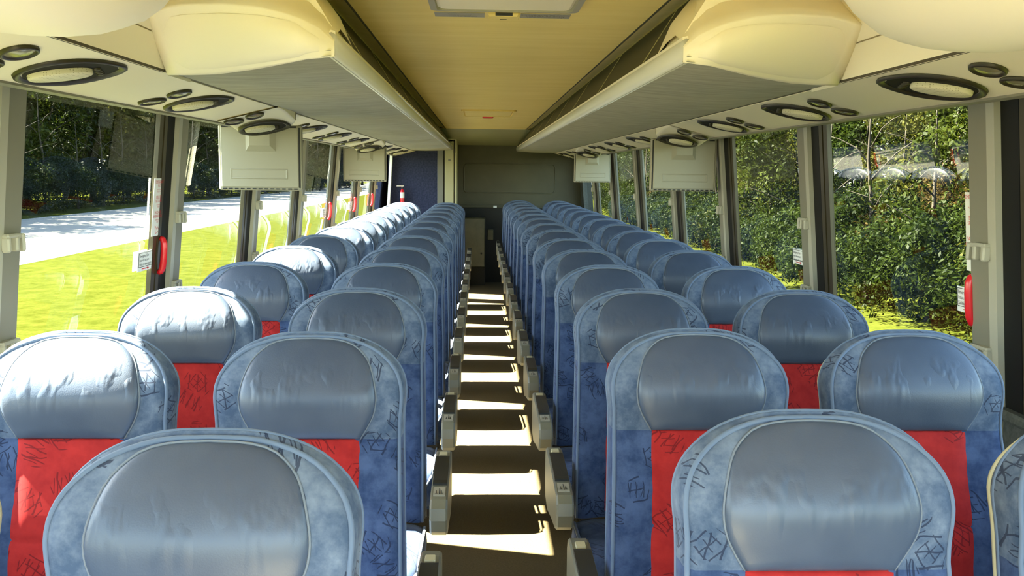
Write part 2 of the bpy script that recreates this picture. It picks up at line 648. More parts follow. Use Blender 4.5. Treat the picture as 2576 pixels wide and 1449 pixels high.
# ------------------------------------------------------------------ bus shell
Y0, Y1 = -1.35, 12.40
SILL, TOPW = 0.87, 1.685
KW = 1.15          # the glass stands outboard of the service strip
LEAN = math.tan(R(5.5))


def XG(z):
    return 1.262 + (TOPW - z) * LEAN


struct('floor', MB().box(-1.42, 1.42, Y0, Y1, -0.06, 0.0), 'floor', 'dark speckled vinyl aisle floor of the coach')


def leaned(side, y0, y1, z0, z1, inn, out):
    """a slab following the leaning side wall; inn = metres proud into the cabin"""
    vs = []
    for z in (z0, z1):
        for d in (-inn, out):
            for y in (y0, y1):
                vs.append((side * (XG(z) + d), y, z))
    return vs, [(0, 1, 3, 2), (4, 6, 7, 5), (0, 4, 5, 1), (2, 3, 7, 6), (0, 2, 6, 4), (1, 5, 7, 3)]


obj('front_bounce_floor', MB().box(-1.33, 1.33, Y0, 0.62, 0.0, 0.012), mat('bounce_beige', (0.46, 0.39, 0.27), 0.6), bpy.data.objects['floor'])  # unseen pale floor sheet added to bounce warm sunlight up into the cabin
for s, nm in ((-1, 'left'), (1, 'right')):
    w = MB()
    w.box(s * 1.335, s * 1.42, Y0, Y1, 0, SILL - 0.03)
    ww = struct('wall_' + nm, w, 'wall', 'dark cloth lower side wall under the windows')
    struct('sill_ledge', MB().box(s * 1.31, s * 1.41, Y0, Y1, SILL - 0.03, SILL, 0.008), 'wall', parent=ww)
    obj('upper_skin', MB().box(s * 1.26, s * 1.36, Y0, Y1, TOPW + 0.02, 2.2).prism([(s * 1.108, 1.672), (s * 1.27, 1.708), (s * 1.27, 1.725), (s * 1.108, 1.69)], 'y', Y0, Y1), 'outer', ww)
    # blank wall pieces beside the last rows
    e = 12.1 if s > 0 else 11.55
    obj('rear_quarter_panel', MB().add(*leaned(s, e, Y1, SILL, TOPW + 0.03, 0.02, 0.10)), 'wall' if s > 0 else 'blue_wall', ww)

# ceiling: flat cloth, side fillets, rear slope
cm = MB()
cm.add([(-0.443, Y0, 1.945), (0.443, Y0, 1.945), (0.443, 10.45, 1.945), (-0.443, 10.45, 1.945)], [(0, 1, 2, 3)])
cm.add([(-0.70, 10.45, 1.95), (0.70, 10.45, 1.95), (0.70, Y1, 1.95), (-0.70, Y1, 1.95)], [(0, 1, 2, 3)])
ceil = struct('ceiling', cm, 'ceil', 'yellow cloth ceiling between the luggage racks')
for s in (-1, 1):
    obj('ceiling_edge', MB().add([(s * 0.447, Y0, 1.9445), (s * 0.515, Y0, 1.962), (s * 0.515, 10.45, 1.962), (s * 0.447, 10.45, 1.9445)], [(0, 1, 2, 3)]), 'ceil', ceil)
    obj('ceiling_seam', MB().box(s * 0.4415, s * 0.4485, Y0, 10.45, 1.9435, 1.95), 'seam', ceil)
struct('roof_shell', MB().box(-1.36, 1.36, Y0, Y1, 2.1, 2.2), 'outer', 'roof of the coach', ceil)

# front end behind the photographer, with a windscreen opening
wf = MB()
wf.box(-1.42, 1.42, Y0 - 0.08, Y0, -0.06, 0.45)
wf.box(-1.42, 1.42, Y0 - 0.08, Y0, 1.93, 2.2)
wf.box(-1.42, -1.26, Y0 - 0.08, Y0, 0.45, 1.93)
wf.box(1.26, 1.42, Y0 - 0.08, Y0, 0.45, 1.93)
wfo = struct('wall_front', wf, 'grey', 'front end of the coach around the windscreen')
obj('windscreen', MB().add([(-1.26, Y0 - 0.04, 0.45), (1.26, Y0 - 0.04, 0.45), (1.26, Y0 - 0.04, 1.93), (-1.26, Y0 - 0.04, 1.93)], [(0, 1, 2, 3)]), 'glass_clear', wfo)
obj('bounce_dashboard', MB().box(-1.3, 0.45, Y0, Y0 + 0.35, 0.45, 0.62, 0.04), 'cream2', wfo)  # out of view; pale dash added to bounce sunlight onto ceiling and caps

# rear wall with framed panel
wr = struct('wall_rear', MB().box(-1.42, 1.42, Y1, Y1 + 0.1, 1.0, 2.2), 'rear', 'grey rear wall panel behind the last row')
obj('lower_board', MB().box(-1.42, 1.42, Y1 - 0.005, Y1 + 0.1, -0.05, 1.0), 'black', wr)
fr_ = MB()
x0, x1, z0, z1 = -0.268, 0.94, 1.195, 1.58
pts = []
for cx, cz, a0 in ((x1 - .05, z1 - .05, 0), (x0 + .05, z1 - .05, 90), (x0 + .05, z0 + .05, 180), (x1 - .05, z0 + .05, 270)):
    for k in range(5):
        a = R(a0 + k * 22.5)
        pts.append((cx + .05 * math.cos(a), Y1 - 0.003, cz + .05 * math.sin(a)))
fr_.tube(pts, 0.008, 5, True)
obj('panel_bead', fr_, mat('rear_bead', (0.075, 0.07, 0.04), 0.6), wr)
obj('lower_rail', MB().box(-0.36, 1.2, Y1 - 0.03, Y1, 1.0, 1.03), 'rear', wr)
obj('small_white_label', MB().box(0.122, 0.168, Y1 - 0.035, Y1 - 0.031, 0.996, 1.026), 'white_card', wr)
# header sloping from the ceiling down to the rear wall
hd = MB()
hd.add([(-0.70, 10.45, 1.945), (1.15, 10.45, 1.945), (1.15, Y1, 1.82), (-0.70, Y1, 1.82)], [(0, 1, 2, 3)])
struct('trim_1', hd, 'rear2', 'sloping header between ceiling and rear wall')

# ------------------------------------------------------------------ pillars and windows
PIL = [KW * q for q in (2.05, 3.235, 4.40, 5.55, 6.87, 8.20, 9.50)]
FRONT = [-1.25, 0.75]
trim_no = [2]


def clip_mesh(side):
    """little shade bracket: square body with an arched notch, and a hook towards the window"""
    mb = MB()
    a = -side  # towards the cabin
    mb.box(0, a * 0.022, -0.030, 0.030, 0.012, 0.022, 0.004)
    mb.box(0, a * 0.022, -0.030, -0.014, -0.025, 0.014, 0.004)
    mb.box(0, a * 0.022, 0.014, 0.030, -0.025, 0.014, 0.004)
    mb.box(0, a * 0.006, -0.028, 0.028, -0.02, 0.02)
    mb.box(a * 0.002, a * 0.016, 0.030, 0.062, 0.008, 0.02, 0.003)
    mb.box(a * 0.002, a * 0.020, 0.052, 0.066, -0.028, 0.02, 0.004)
    me = mb.mesh('shade_bracket')
    recalc(me)
    me.materials.append(M['grey_l'])
    return me


CLIP = {-1: clip_mesh(-1), 1: clip_mesh(1)}
for s in (-1, 1):
    for i, p in enumerate(FRONT + PIL):
        ZT = TOPW + 0.03
        nm = 'trim_%d' % trim_no[0]
        trim_no[0] += 1
        side = 'road side' if s < 0 else 'hedge side'
        t = struct_root(nm, (s * XG(SILL), p, SILL), 'window pillar with shade brackets, ' + side)
        off = Vector((-s * XG(SILL), -p, -SILL))

        def P(mb):
            mb.v = [(v[0] + off.x, v[1] + off.y, v[2] + off.z) for v in mb.v]
            return mb
        wide = 0.138 if i == 2 else 0.132
        obj('pillar_cover', P(MB().add(*leaned(s, p + 0.014, p + wide, 0.60, ZT, 0.018, 0.06))), 'grey', t)
        obj('pillar_edge', P(MB().add(*leaned(s, p + 0.004, p + 0.042, 0.60, ZT, 0.022, 0.0))), 'grey_l', t)
        gk = MB()
        gk.add(*leaned(s, p - 0.075, p + 0.006, SILL, ZT, 0.004, 0.03))
        gk.add(*leaned(s, p + wide, p + wide + 0.008, SILL, ZT, 0.006, 0.03))
        obj('rubber_gasket', P(gk), 'rubber', t)
        br = MB()
        br.add(*leaned(s, p - 0.113, p - 0.080, SILL, ZT, 0.005, 0.014))
        br.add(*leaned(s, p - 0.161, p - 0.122, SILL, ZT, 0.003, 0.014))
        obj('window_frame', P(br), 'bronze', t)
        obj('frame_groove', P(MB().add(*leaned(s, p - 0.124, p - 0.078, SILL, ZT, 0.000, 0.014))), 'rubber', t)
        if i >= 2:
            for zc in (1.280, 1.000):
                c = obj('shade_bracket', CLIP[s], None, t, (s * (XG(zc) - 0.018) - s * XG(SILL), wide - 0.075, zc - SILL))
    # glass panes
wno = 1
WIN = {}
for s in (-1, 1):
    PP = FRONT + PIL
    for i, p in enumerate(PP):
        a = p + (0.146 if i == 2 else 0.140)
        b = (PP[i + 1] - 0.161) if i + 1 < len(PP) else (12.1 if s > 0 else 11.55)
        if b - a < 0.05:
            continue
        wnd = struct_root('window_%d' % wno, (s * XG(SILL), (a + b) / 2, SILL), 'side window, ' + ('road side' if s < 0 else 'hedge side'))
        wno += 1
        WIN[(s, i)] = wnd
        o = wnd.location
        vs = [(s * (XG(z) + 0.008) - o.x, y - o.y, z - o.z) for y, z in ((a, SILL), (b, SILL), (b, TOPW + .03), (a, TOPW + .03))]
        obj('pane', MB().add(vs, [(0, 1, 2, 3)]), 'glass', wnd)


# emergency signs and red handles on the panes (right direction differs per side)
def wall_pt(s, y, z, proud):
    return Vector((s * (XG(z) - proud), y, z))


def card(wnd, s, y0, y1, z0, z1, proud, name, material):
    o = wnd.location
    vs = []
    for d in (proud, proud - 0.0015):
        for y, z in ((y0, z0), (y1, z0), (y1, z1), (y0, z1)):
            q = wall_pt(s, y, z, d) - o
            vs.append(tuple(q))
    mb = MB().add(vs, [(0, 1, 2, 3), (4, 7, 6, 5), (0, 4, 5, 1), (1, 5, 6, 2), (2, 6, 7, 3), (3, 7, 4, 0)])
    return obj(name, mb, material, wnd)


def lettering(wnd, s, card_o, y, z, proud, txt, size, material, name='lettering', squash=1.0, align='CENTER'):
    o = wnd.location
    up = Vector((-s * LEAN, 0, 1))
    rt = Vector((0, -s, 0))
    return text(name, txt, size, material, card_o, wall_pt(s, y, z, proud) - o, rt, up, align=align, squash=squash)


def kz(z):
    return 1.475 + (z - 1.475) * KW


def exit_strip(s, wi, y0, y1):
    wnd = WIN[(s, wi)]
    c = card(wnd, s, y0, y1, kz(1.25), kz(1.44), 0.004, 'exit_instruction_strip', 'white_card')
    c['label'] = 'white vertical strip with red emergency exit lettering'
    ym = (y0 + y1) / 2
    rows = [(1.428, 'EMERGENCY', .0150), (1.415, 'EXIT', .0150), (1.403, 'PUSH OUT HERE', .007), (1.396, 'AT BOTTOM', .007),
            (1.378, 'ISSUE DE', .0150), (1.365, 'SECOURS', .0150), (1.353, 'POUSSER ICI', .007), (1.346, 'EN BAS', .007),
            (1.328, 'SALIDA DE', .0150), (1.315, 'EMERGENCIA', .0150), (1.303, 'EMPUJE AQUI', .007), (1.296, 'ABAJO', .007)]
    for z, t, sz in rows:
        lettering(wnd, s, c, ym, kz(z), 0.0062, t, sz, 'ink_red')
    # small line diagram at the foot of the strip
    d = MB()
    o = wnd.location
    for a, b in (((-.02, 1.285), (.015, 1.262)), ((-.02, 1.285), (-.012, 1.258)), ((-.012, 1.258), (.015, 1.262)), ((0, 1.285), (.02, 1.27))):
        d.tube([wall_pt(s, ym + a[0], kz(a[1]), 0.0055) - o, wall_pt(s, ym + b[0], kz(b[1]), 0.0055) - o], 0.0007, 4)
    obj('diagram', d, 'ink_red', c)


def exit_label(s, wi, y0, y1, z0=1.143, z1=1.206):
    wnd = WIN[(s, wi)]
    o = wnd.location
    z0, z1 = kz(z0), kz(z1)
    c = card(wnd, s, y0, y1, z0, z1, 0.002, 'exit_label', 'white_card')
    c['label'] = 'white exit label with black frame and red arrow'
    ym = (y0 + y1) / 2
    hw = (y1 - y0) / 2
    for k, t in enumerate(('Emergency Exit', 'Issue de secours', 'Salida de emergencia')):
        lettering(wnd, s, c, ym - (-s) * hw * .84, z1 - 0.016 - k * 0.0155, 0.0042, t, 0.0145, 'ink_dark', align='LEFT')
    bd = MB()
    for z in (z1 - 0.005, z0 + 0.016):
        bd.tube([wall_pt(s, ym - hw * .93, z, 0.0035) - o, wall_pt(s, ym + hw * .93, z, 0.0035) - o], 0.0008, 4)
    for y in (ym - hw * .93, ym + hw * .93):
        bd.tube([wall_pt(s, y, z1 - 0.005, 0.0035) - o, wall_pt(s, y, z0 + 0.016, 0.0035) - o], 0.0008, 4)
    obj('frame_line', bd, 'ink_dark', c)
    ar = MB()
    dd = 1 if s < 0 else -1
    za = z0 + 0.008
    ar.tube([wall_pt(s, ym - dd * hw * .45, za, 0.0035) - o, wall_pt(s, ym + dd * hw * .2, za, 0.0035) - o], 0.0014, 4)
    q = [wall_pt(s, ym + dd * hw * .2, za + .0045, 0.0042) - o, wall_pt(s, ym + dd * hw * .2, za - .0045, 0.0042) - o, wall_pt(s, ym + dd * hw * .45, za, 0.0042) - o]
    ar.add(q, [(0, 1, 2), (2, 1, 0)])
    obj('arrow', ar, 'ink_red', c)


def handle(s, wi, y, pf=1.0):
    wnd = WIN[(s, wi)]
    o = wnd.location
    pts = []
    for z, d in ((1.240, 0.010), (1.236, 0.026), (1.222, 0.036), (1.20, 0.039), (1.16, 0.039), (1.14, 0.036), (1.126, 0.026), (1.122, 0.010)):
        pts.append(wall_pt(s, y, kz(z), d * pf) - o)
    h = obj('release_handle', MB().tube(pts, [.010, .012, .013, .013, .013, .013, .012, .010], 8), 'red_plastic', wnd)
    h['label'] = 'red emergency release handle'
    return h


exit_strip(-1, 2, 3.535, 3.635)
exit_label(-1, 2, 3.415, 3.575)
handle(-1, 2, 3.63, 0.6)
exit_strip(1, 2, 2.452, 2.545)
exit_label(1, 2, 2.47, 2.605)
handle(1, 2, 2.502, 0.55)
exit_label(1, 3, 3.865, 4.02, 1.143, 1.2)
handle(-1, 5, 7.70, 0.6)
handle(-1, 6, 9.235, 0.6)
handle(-1, 7, 10.72, 0.6)
exit_label(-1, 5, 7.45, 7.62)
exit_label(-1, 6, 9.0, 9.16)

# ------------------------------------------------------------------ service strip along both sides
for s in (-1, 1):
    st = MB()
    prof = [(s * 1.105, 1.656), (s * 0.870, 1.714), (s * 0.870, 1.724), (s * 1.105, 1.675)]
    st.prism(prof, 'y', 0.2, 11.75)
    nm = 'trim_%d' % trim_no[0]
    trim_no[0] += 1
    so = struct(nm, st, 'cream2', 'cream service strip above the windows, ' + ('road side' if s < 0 else 'hedge side'))
    obj('lower_edge_bead', MB().prism([(s * 1.125, 1.650), (s * 1.098, 1.652), (s * 1.098, 1.658), (s * 1.125, 1.672)], 'y', 0.2, 11.75), 'grey', so)
    obj('gap_gasket', MB().prism([(s * 0.872, 1.716), (s * 0.858, 1.717), (s * 0.858, 1.730), (s * 0.872, 1.730)], 'y', 2.42, 11.75), 'gasket', so)  # dark brown rubber trim strip filling the joint beside the rack
    obj('front_gap_gasket', MB().prism([(s * 0.872, 1.7135), (s * 0.866, 1.715), (s * 0.866, 1.722), (s * 0.872, 1.722)], 'y', 0.2, 2.42), 'gasket', so)
    # soffit in front of the rack
    sf = MB()
    sf.prism([(s * 0.8675, 1.7140), (s * 0.850, 1.796), (s * 0.870, 1.796), (s * 0.886, 1.7165)], 'y', 0.2, 2.60)
    sf.prism([(s * 0.849, 1.7995), (s * 0.800, 1.965), (s * 0.83, 1.965), (s * 0.870, 1.7995)], 'y', 0.2, 2.60)
    sf.prism([(s * 0.50, 1.962), (s * 0.83, 1.962), (s * 0.83, 1.98), (s * 0.50, 1.98)], 'y', Y0, 2.60)
    obj('soffit_panel', sf, 'cream', so)


# ------------------------------------------------------------------ service units (speaker and reading lights)
def strip_frame(s):
    """local frame on the strip: u = across towards the aisle, v = along the bus, n = down out of the strip"""
    u = Vector((-s * (1.10 - 0.867), 0, 1.714 - 1.657)).normalized()
    v = Vector((0, 1, 0))
    n = Vector((-s * u.z * 1.0, 0, 0))
    n = u.cross(v)
    if n.z > 0:
        n = -n
    return u, v, n


def make_psu(s):
    u, v, n = strip_frame(s)

    def P(a, b, h):
        return tuple(u * a + v * b + n * h)
    root = thing('reading_light_unit', (0, 0, 0), '-', 'reading light', 'oval speaker and reading light units along the service strips')

    # almond outline: pointed towards the aisle and rear, round towards the window and front
    def almond(sc, n_=28):
        pts = []
        for k in range(n_):
            t = 2 * math.pi * k / n_
            a = 0.098 * math.cos(t)
            b = 0.150 * math.sin(t)
            # pull the outline to a point at the aisle/front corner
            pt = max(0.0, math.cos(t - R(38))) ** 9
            pt2 = max(0.0, math.cos(t - R(205))) ** 6
            a *= 1 + 0.20 * pt + 0.05 * pt2
            b *= 1 + 0.20 * pt + 0.08 * pt2
            pts.append((a * sc, b * sc))
        return pts
    rs = []
    for sc, h in ((1.0, 0.0), (0.985, 0.006), (0.94, 0.008), (0.89, 0.005), (0.85, 0.0015)):
        rs.append([P(a, b, h) for a, b in almond(sc)])
    obj('bezel', MB().rings(rs), 'bezel', root)
    obj('recess', MB().rings([[P(a, b, 0.0018) for a, b in almond(t)] for t in (0.83, 0.4, 0.01)]), 'bezel_in', root)

    def ell(r1, r2, ca, cb, ang, sc, h, n_=22):
        c, si = math.cos(ang), math.sin(ang)
        out = []
        for k in range(n_):
            t = 2 * math.pi * k / n_
            x, y = r1 * sc * math.cos(t), r2 * sc * math.sin(t)
            out.append(P(ca + x * c - y * si, cb + x * si + y * c, h))
        return out
    ga = (-0.012, -0.016)
    rs = [ell(.073, .043, *ga, R(50), t, h) for t, h in ((1.0, 0.0), (0.985, 0.011), (0.95, 0.013), (0.6, 0.016), (0.02, 0.017))]
    obj('speaker_grille', MB().rings(rs), 'grille', root)
    # control buttons in the pointed corner
    for k in range(4):
        aa = 0.052 - k * 0.006
        bb = 0.028 + k * 0.022
        bt = MB().rings([ell(.009, .006, aa, bb, R(40), t, h, 8) for t, h in ((1, 0.001), (0.95, 0.006), (0.02, 0.0065))])
        obj('call_button', bt, 'bezel', root)
    for ca, cb, ang in ((0.034, -0.292, R(20)), (-0.056, -0.268, R(-12))):
        l = obj('reading_light', MB().rings([ell(.037, .052, ca, cb, ang, t, h) for t, h in ((1, 0), (0.98, .006), (0.88, .008), (0.78, .003))]), 'bezel', root)
        obj('lens', MB().rings([ell(.037, .052, ca, cb, ang, t, h) for t, h in ((0.8, .0028), (0.5, .0065), (0.02, .008))]), 'lens', l)
    return root


MON_Y = {-1: (4.20, 8.00), 1: (5.13, 9.30)}
PSU_Y = {-1: [2.14 + .955 * i for i in range(10)], 1: [2.16, 3.09, 4.02, 4.985] + [4.985 + 1.043 * i for i in range(1, 7)]}
for s in (-1, 1):
    proto = make_psu(s)
    for i, y in enumerate(PSU_Y[s]):
        o = proto if i == 0 else copy_tree(proto)
        o.location = (s * 0.985, y, 1.6853 - 0.0005)
        near = [my for my in MON_Y[s] if 0 < my - y < 0.3]
        if near:
            # sits on the sloping face of the monitor pod
            o.location.y = near[0] - 0.185
            t_ = (0.46 - 0.185) / 0.44
            o.location.z -= 0.040 * t_ * t_ * (3 - 2 * t_) + 0.0075
            o.rotation_euler.x = -0.72 * math.atan(0.040 * 6 * t_ * (1 - t_) / 0.44)
        k = len(PSU_Y[s]) - 1 - i
        o['label'] = 'oval speaker with two reading lights on %s strip, %s from the rear' % ('road side' if s < 0 else 'hedge side', nth(k))


# ------------------------------------------------------------------ overhead luggage racks
def make_rack(s):
    side = 'road' if s < 0 else 'hedge'
    root = thing('luggage_rack', (s * 0.62, 2.3, 1.735), 'overhead luggage rack with grey cloth underside along the %s side' % side, 'luggage rack', 'overhead luggage racks')
    ol = root.location.copy()

    def L(mb):
        mb.v = [(p[0] - ol.x, p[1] - ol.y, p[2] - ol.z) for p in mb.v]
        return mb
    yb = 11.57 if s < 0 else 11.95
    # front edge of the underside curves: outer end further back, inner end nearer
    edge = [(0.858, 2.425), (0.80, 2.425), (0.72, 2.40), (0.64, 2.345), (0.56, 2.27), (0.48, 2.20), (0.412, 2.165)]
    bm_ = MB()
    vs, fs = [], []
    for x, y in edge:
        t = (0.858 - x) / (0.858 - 0.412)
        z = 1.7165 + 0.0185 * t - 0.006 * math.sin(math.pi * t)
        vs += [(s * x, y + 0.02, z), (s * x, yb - 0.25 * (1 - t), z), (s * x, y + 0.02, z + 0.012), (s * x, yb - 0.25 * (1 - t), z + 0.012)]
    for k in range(len(edge) - 1):
        a = 4 * k
        fs += [(a, a + 4, a + 5, a + 1), (a + 2, a + 3, a + 7, a + 6)]
    bm_.add(vs, fs, True)
    obj('underside', L(bm_), 'binfab', root)
    # rounded aisle-side rail
    prof = [(0.418, 1.7335), (0.404, 1.738), (0.398, 1.75), (0.397, 1.768), (0.402, 1.784), (0.412, 1.790), (0.425, 1.786)]
    rr = MB().rings([[(s * x, y, z) for x, z in prof] for y in (2.205, yb)], closed=True, smooth=True, cap0=True, cap1=True)
    obj('rail', L(rr), 'rail', root)
    obj('rail_bead', L(MB().rings([[(s * x, y, z) for x, z in ((0.404, 1.785), (0.404, 1.793), (0.416, 1.796), (0.42, 1.788))] for y in (2.21, yb)], True, False, True, True)), 'cream', root)
    # dark green upper doors with pale joints
    ys = [2.34] + [2.79 + 1.06 * k for k in range(9)] + [yb]
    ys = [y for y in ys if y < yb - 0.3] + [yb]
    for a, b in zip(ys[:-1], ys[1:]):
        d = MB().prism([(s * 0.409, 1.792), (s * 0.512, 1.960), (s * 0.525, 1.960), (s * 0.425, 1.792)], 'y', a + 0.004, b - 0.004)
        dr = obj('door_panel', L(d), 'green', root)
    for a in ys[1:-1]:
        obj('panel_joint', L(MB().prism([(s * 0.408, 1.794), (s * 0.510, 1.959), (s * 0.519, 1.959), (s * 0.42, 1.794)], 'y', a - 0.005, a + 0.005)), 'green_line', root)
    obj('door_edge_trim', L(MB().prism([(s * 0.508, 1.953), (s * 0.512, 1.962), (s * 0.519, 1.962), (s * 0.515, 1.953)], 'y', 2.34, min(yb, 10.45))), 'green_line', root)
    obj('inner_body', L(MB().prism([(s * 0.43, 1.76), (s * 0.53, 1.955), (s * 1.12, 1.955), (s * 1.12, 1.735), (s * 0.85, 1.735)], 'y', 2.62, yb - 0.2)), 'cream', root)
    # front cap : lens-shaped face, ridge, then shell running back into the rack
    n = 15
    face_b, face_t, ridge_t, back_b, back_t = [], [], [], [], []

    def lerp_table(tab, t):
        return float(np.interp(t, [q[0] for q in tab], [q[1] for q in tab]))
    for k in range(n):
        t = k / (n - 1)           # 0 = outer (window) end, 1 = aisle tip
        xb = 0.862 - (0.862 - 0.405) * t
        yb_ = lerp_table([(0, 2.43), (.15, 2.425), (.3, 2.40), (.5, 2.34), (.7, 2.265), (.87, 2.20), (1, 2.20)], t)
        zb = lerp_table([(0, 1.708), (.3, 1.7095), (.6, 1.717), (.85, 1.727), (.95, 1.731), (1, 1.734)], t)
        xt = 0.852 - (0.852 - 0.405) * t
        yt = lerp_table([(0, 2.24), (.3, 2.20), (.6, 2.17), (.85, 2.165), (1, 2.20)], t)
        zt = lerp_table([(0, 1.832), (.2, 1.848), (.45, 1.848), (.65, 1.838), (.8, 1.822), (.92, 1.800), (1, 1.768)], t)
        face_b.append(Vector((s * xb, yb_, zb)))
        face_t.append(Vector((s * xt, yt, zt)))
        ridge_t.append(Vector((s * (xt - 0.004 * 0), yt + 0.035, zt + 0.022)))
        zz = lerp_table([(0, 1.965), (.5, 1.965), (.78, 1.955), (.92, 1.88), (1, 1.79)], t)
        back_t.append(Vector((s * (xt + 0.0), yt + 0.33, zz)))
        back_b.append(Vector((s * xb, yb_ + 0.02, zb + 0.012)))

    def face_pt(k, q, push=0.0):
        a, b = face_b[k], face_t[k]
        p = a.lerp(b, q)
        bulge = 0.030 * math.sin(math.pi * q) * math.sin(math.pi * min(1, max(0, k / (n - 1)))) ** 0.6
        return p + Vector((0, -bulge - push, -0.2 * bulge))
    qs = [0, .04, .1, .2, .35, .5, .65, .8, .9, .96, 1]
    rows = [[back_b[k] for k in range(n)]] + [[face_pt(k, q) for k in range(n)] for q in qs]
    rows.append([Vector(p) for p in ridge_t])
    rows.append([ridge_t[k].lerp(back_t[k], .25) + Vector((0, -.01, .02)) for k in range(n)])
    rows.append([ridge_t[k].lerp(back_t[k], .6) + Vector((0, 0, .015)) for k in range(n)])
    rows.append([Vector(p) for p in back_t])
    cap = MB().rings(rows, closed=False, smooth=True)
    # window-side flank of the cap
    fl = [r[0] for r in rows]
    bk = [Vector((p.x, max(p.y, 2.62), p.z)) for p in fl]
    cap.rings([fl, bk], closed=False, smooth=False)
    fc = obj('front_cap', L(cap), 'cream', root)
    # moulded panel set on the face
    pr_ = []
    ks = [x * 0.5 for x in range(2, 27)]

    def fp(kf, q, push):
        k0 = int(math.floor(kf))
        k1 = min(n - 1, k0 + 1)
        return face_pt(k0, q, push).lerp(face_pt(k1, q, push), kf - k0)
    for j, (qq, push) in enumerate(((0.09, 0.0005), (0.12, 0.008), (0.2, 0.010), (0.4, 0.010), (0.6, 0.008), (0.76, 0.005), (0.86, 0.0005))):
        row = []
        for kf in ks:
            e = min(1, (kf - 1) / 0.8, (13 - kf) / 1.6)
            e = max(0, e)
            row.append(fp(kf, 0.42 + (qq - 0.42) * (0.55 + 0.45 * e), push * e + 0.0004))
        pr_.append(row)
    obj('cap_panel', L(MB().rings(pr_, closed=False, smooth=True)), 'cream', fc)
    obj('cap_return', L(MB().prism([(s * 0.405, 1.75), (s * 0.402, 1.783), (s * 0.508, 1.958), (s * 0.57, 1.958), (s * 0.45, 1.74)], 'y', 2.25, 2.45)), 'cream', fc)
    # rear end cap
    ec = MB().prism([(s * 0.40, 1.742), (s * 0.60, 1.728), (s * 0.86, 1.715), (s * 0.86, 1.955), (s * 0.52, 1.955), (s * 0.41, 1.79)], 'y', yb - 0.2, yb)
    return root


make_rack(-1)
make_rack(1)

# bulging overhead consoles in front of the racks
for s in (-1, 1):
    rs = []
    for i in range(15):
        th = math.pi * i / 14
        ring = []
        for k in range(28):
            ph = 2 * math.pi * k / 28
            cx_, sx_ = math.cos(ph), math.sin(ph)
            rx = math.copysign(abs(cx_) ** 0.85, cx_)
            rz = math.copysign(abs(sx_) ** 0.85, sx_)
            ring.append((0.235 * math.sin(th) ** 0.8 * rx, -0.62 * math.cos(th), 0.28 * math.sin(th) ** 0.8 * rz))
        rs.append(ring)
    c = obj('overhead_console', MB().rings(rs), 'cream', None, (s * 0.785, 1.40, 1.955))
    tag(c, 'smooth bulging cream overhead housing ahead of the %s-side luggage rack' % ('road' if s < 0 else 'hedge'), 'overhead housing', 'overhead housings')


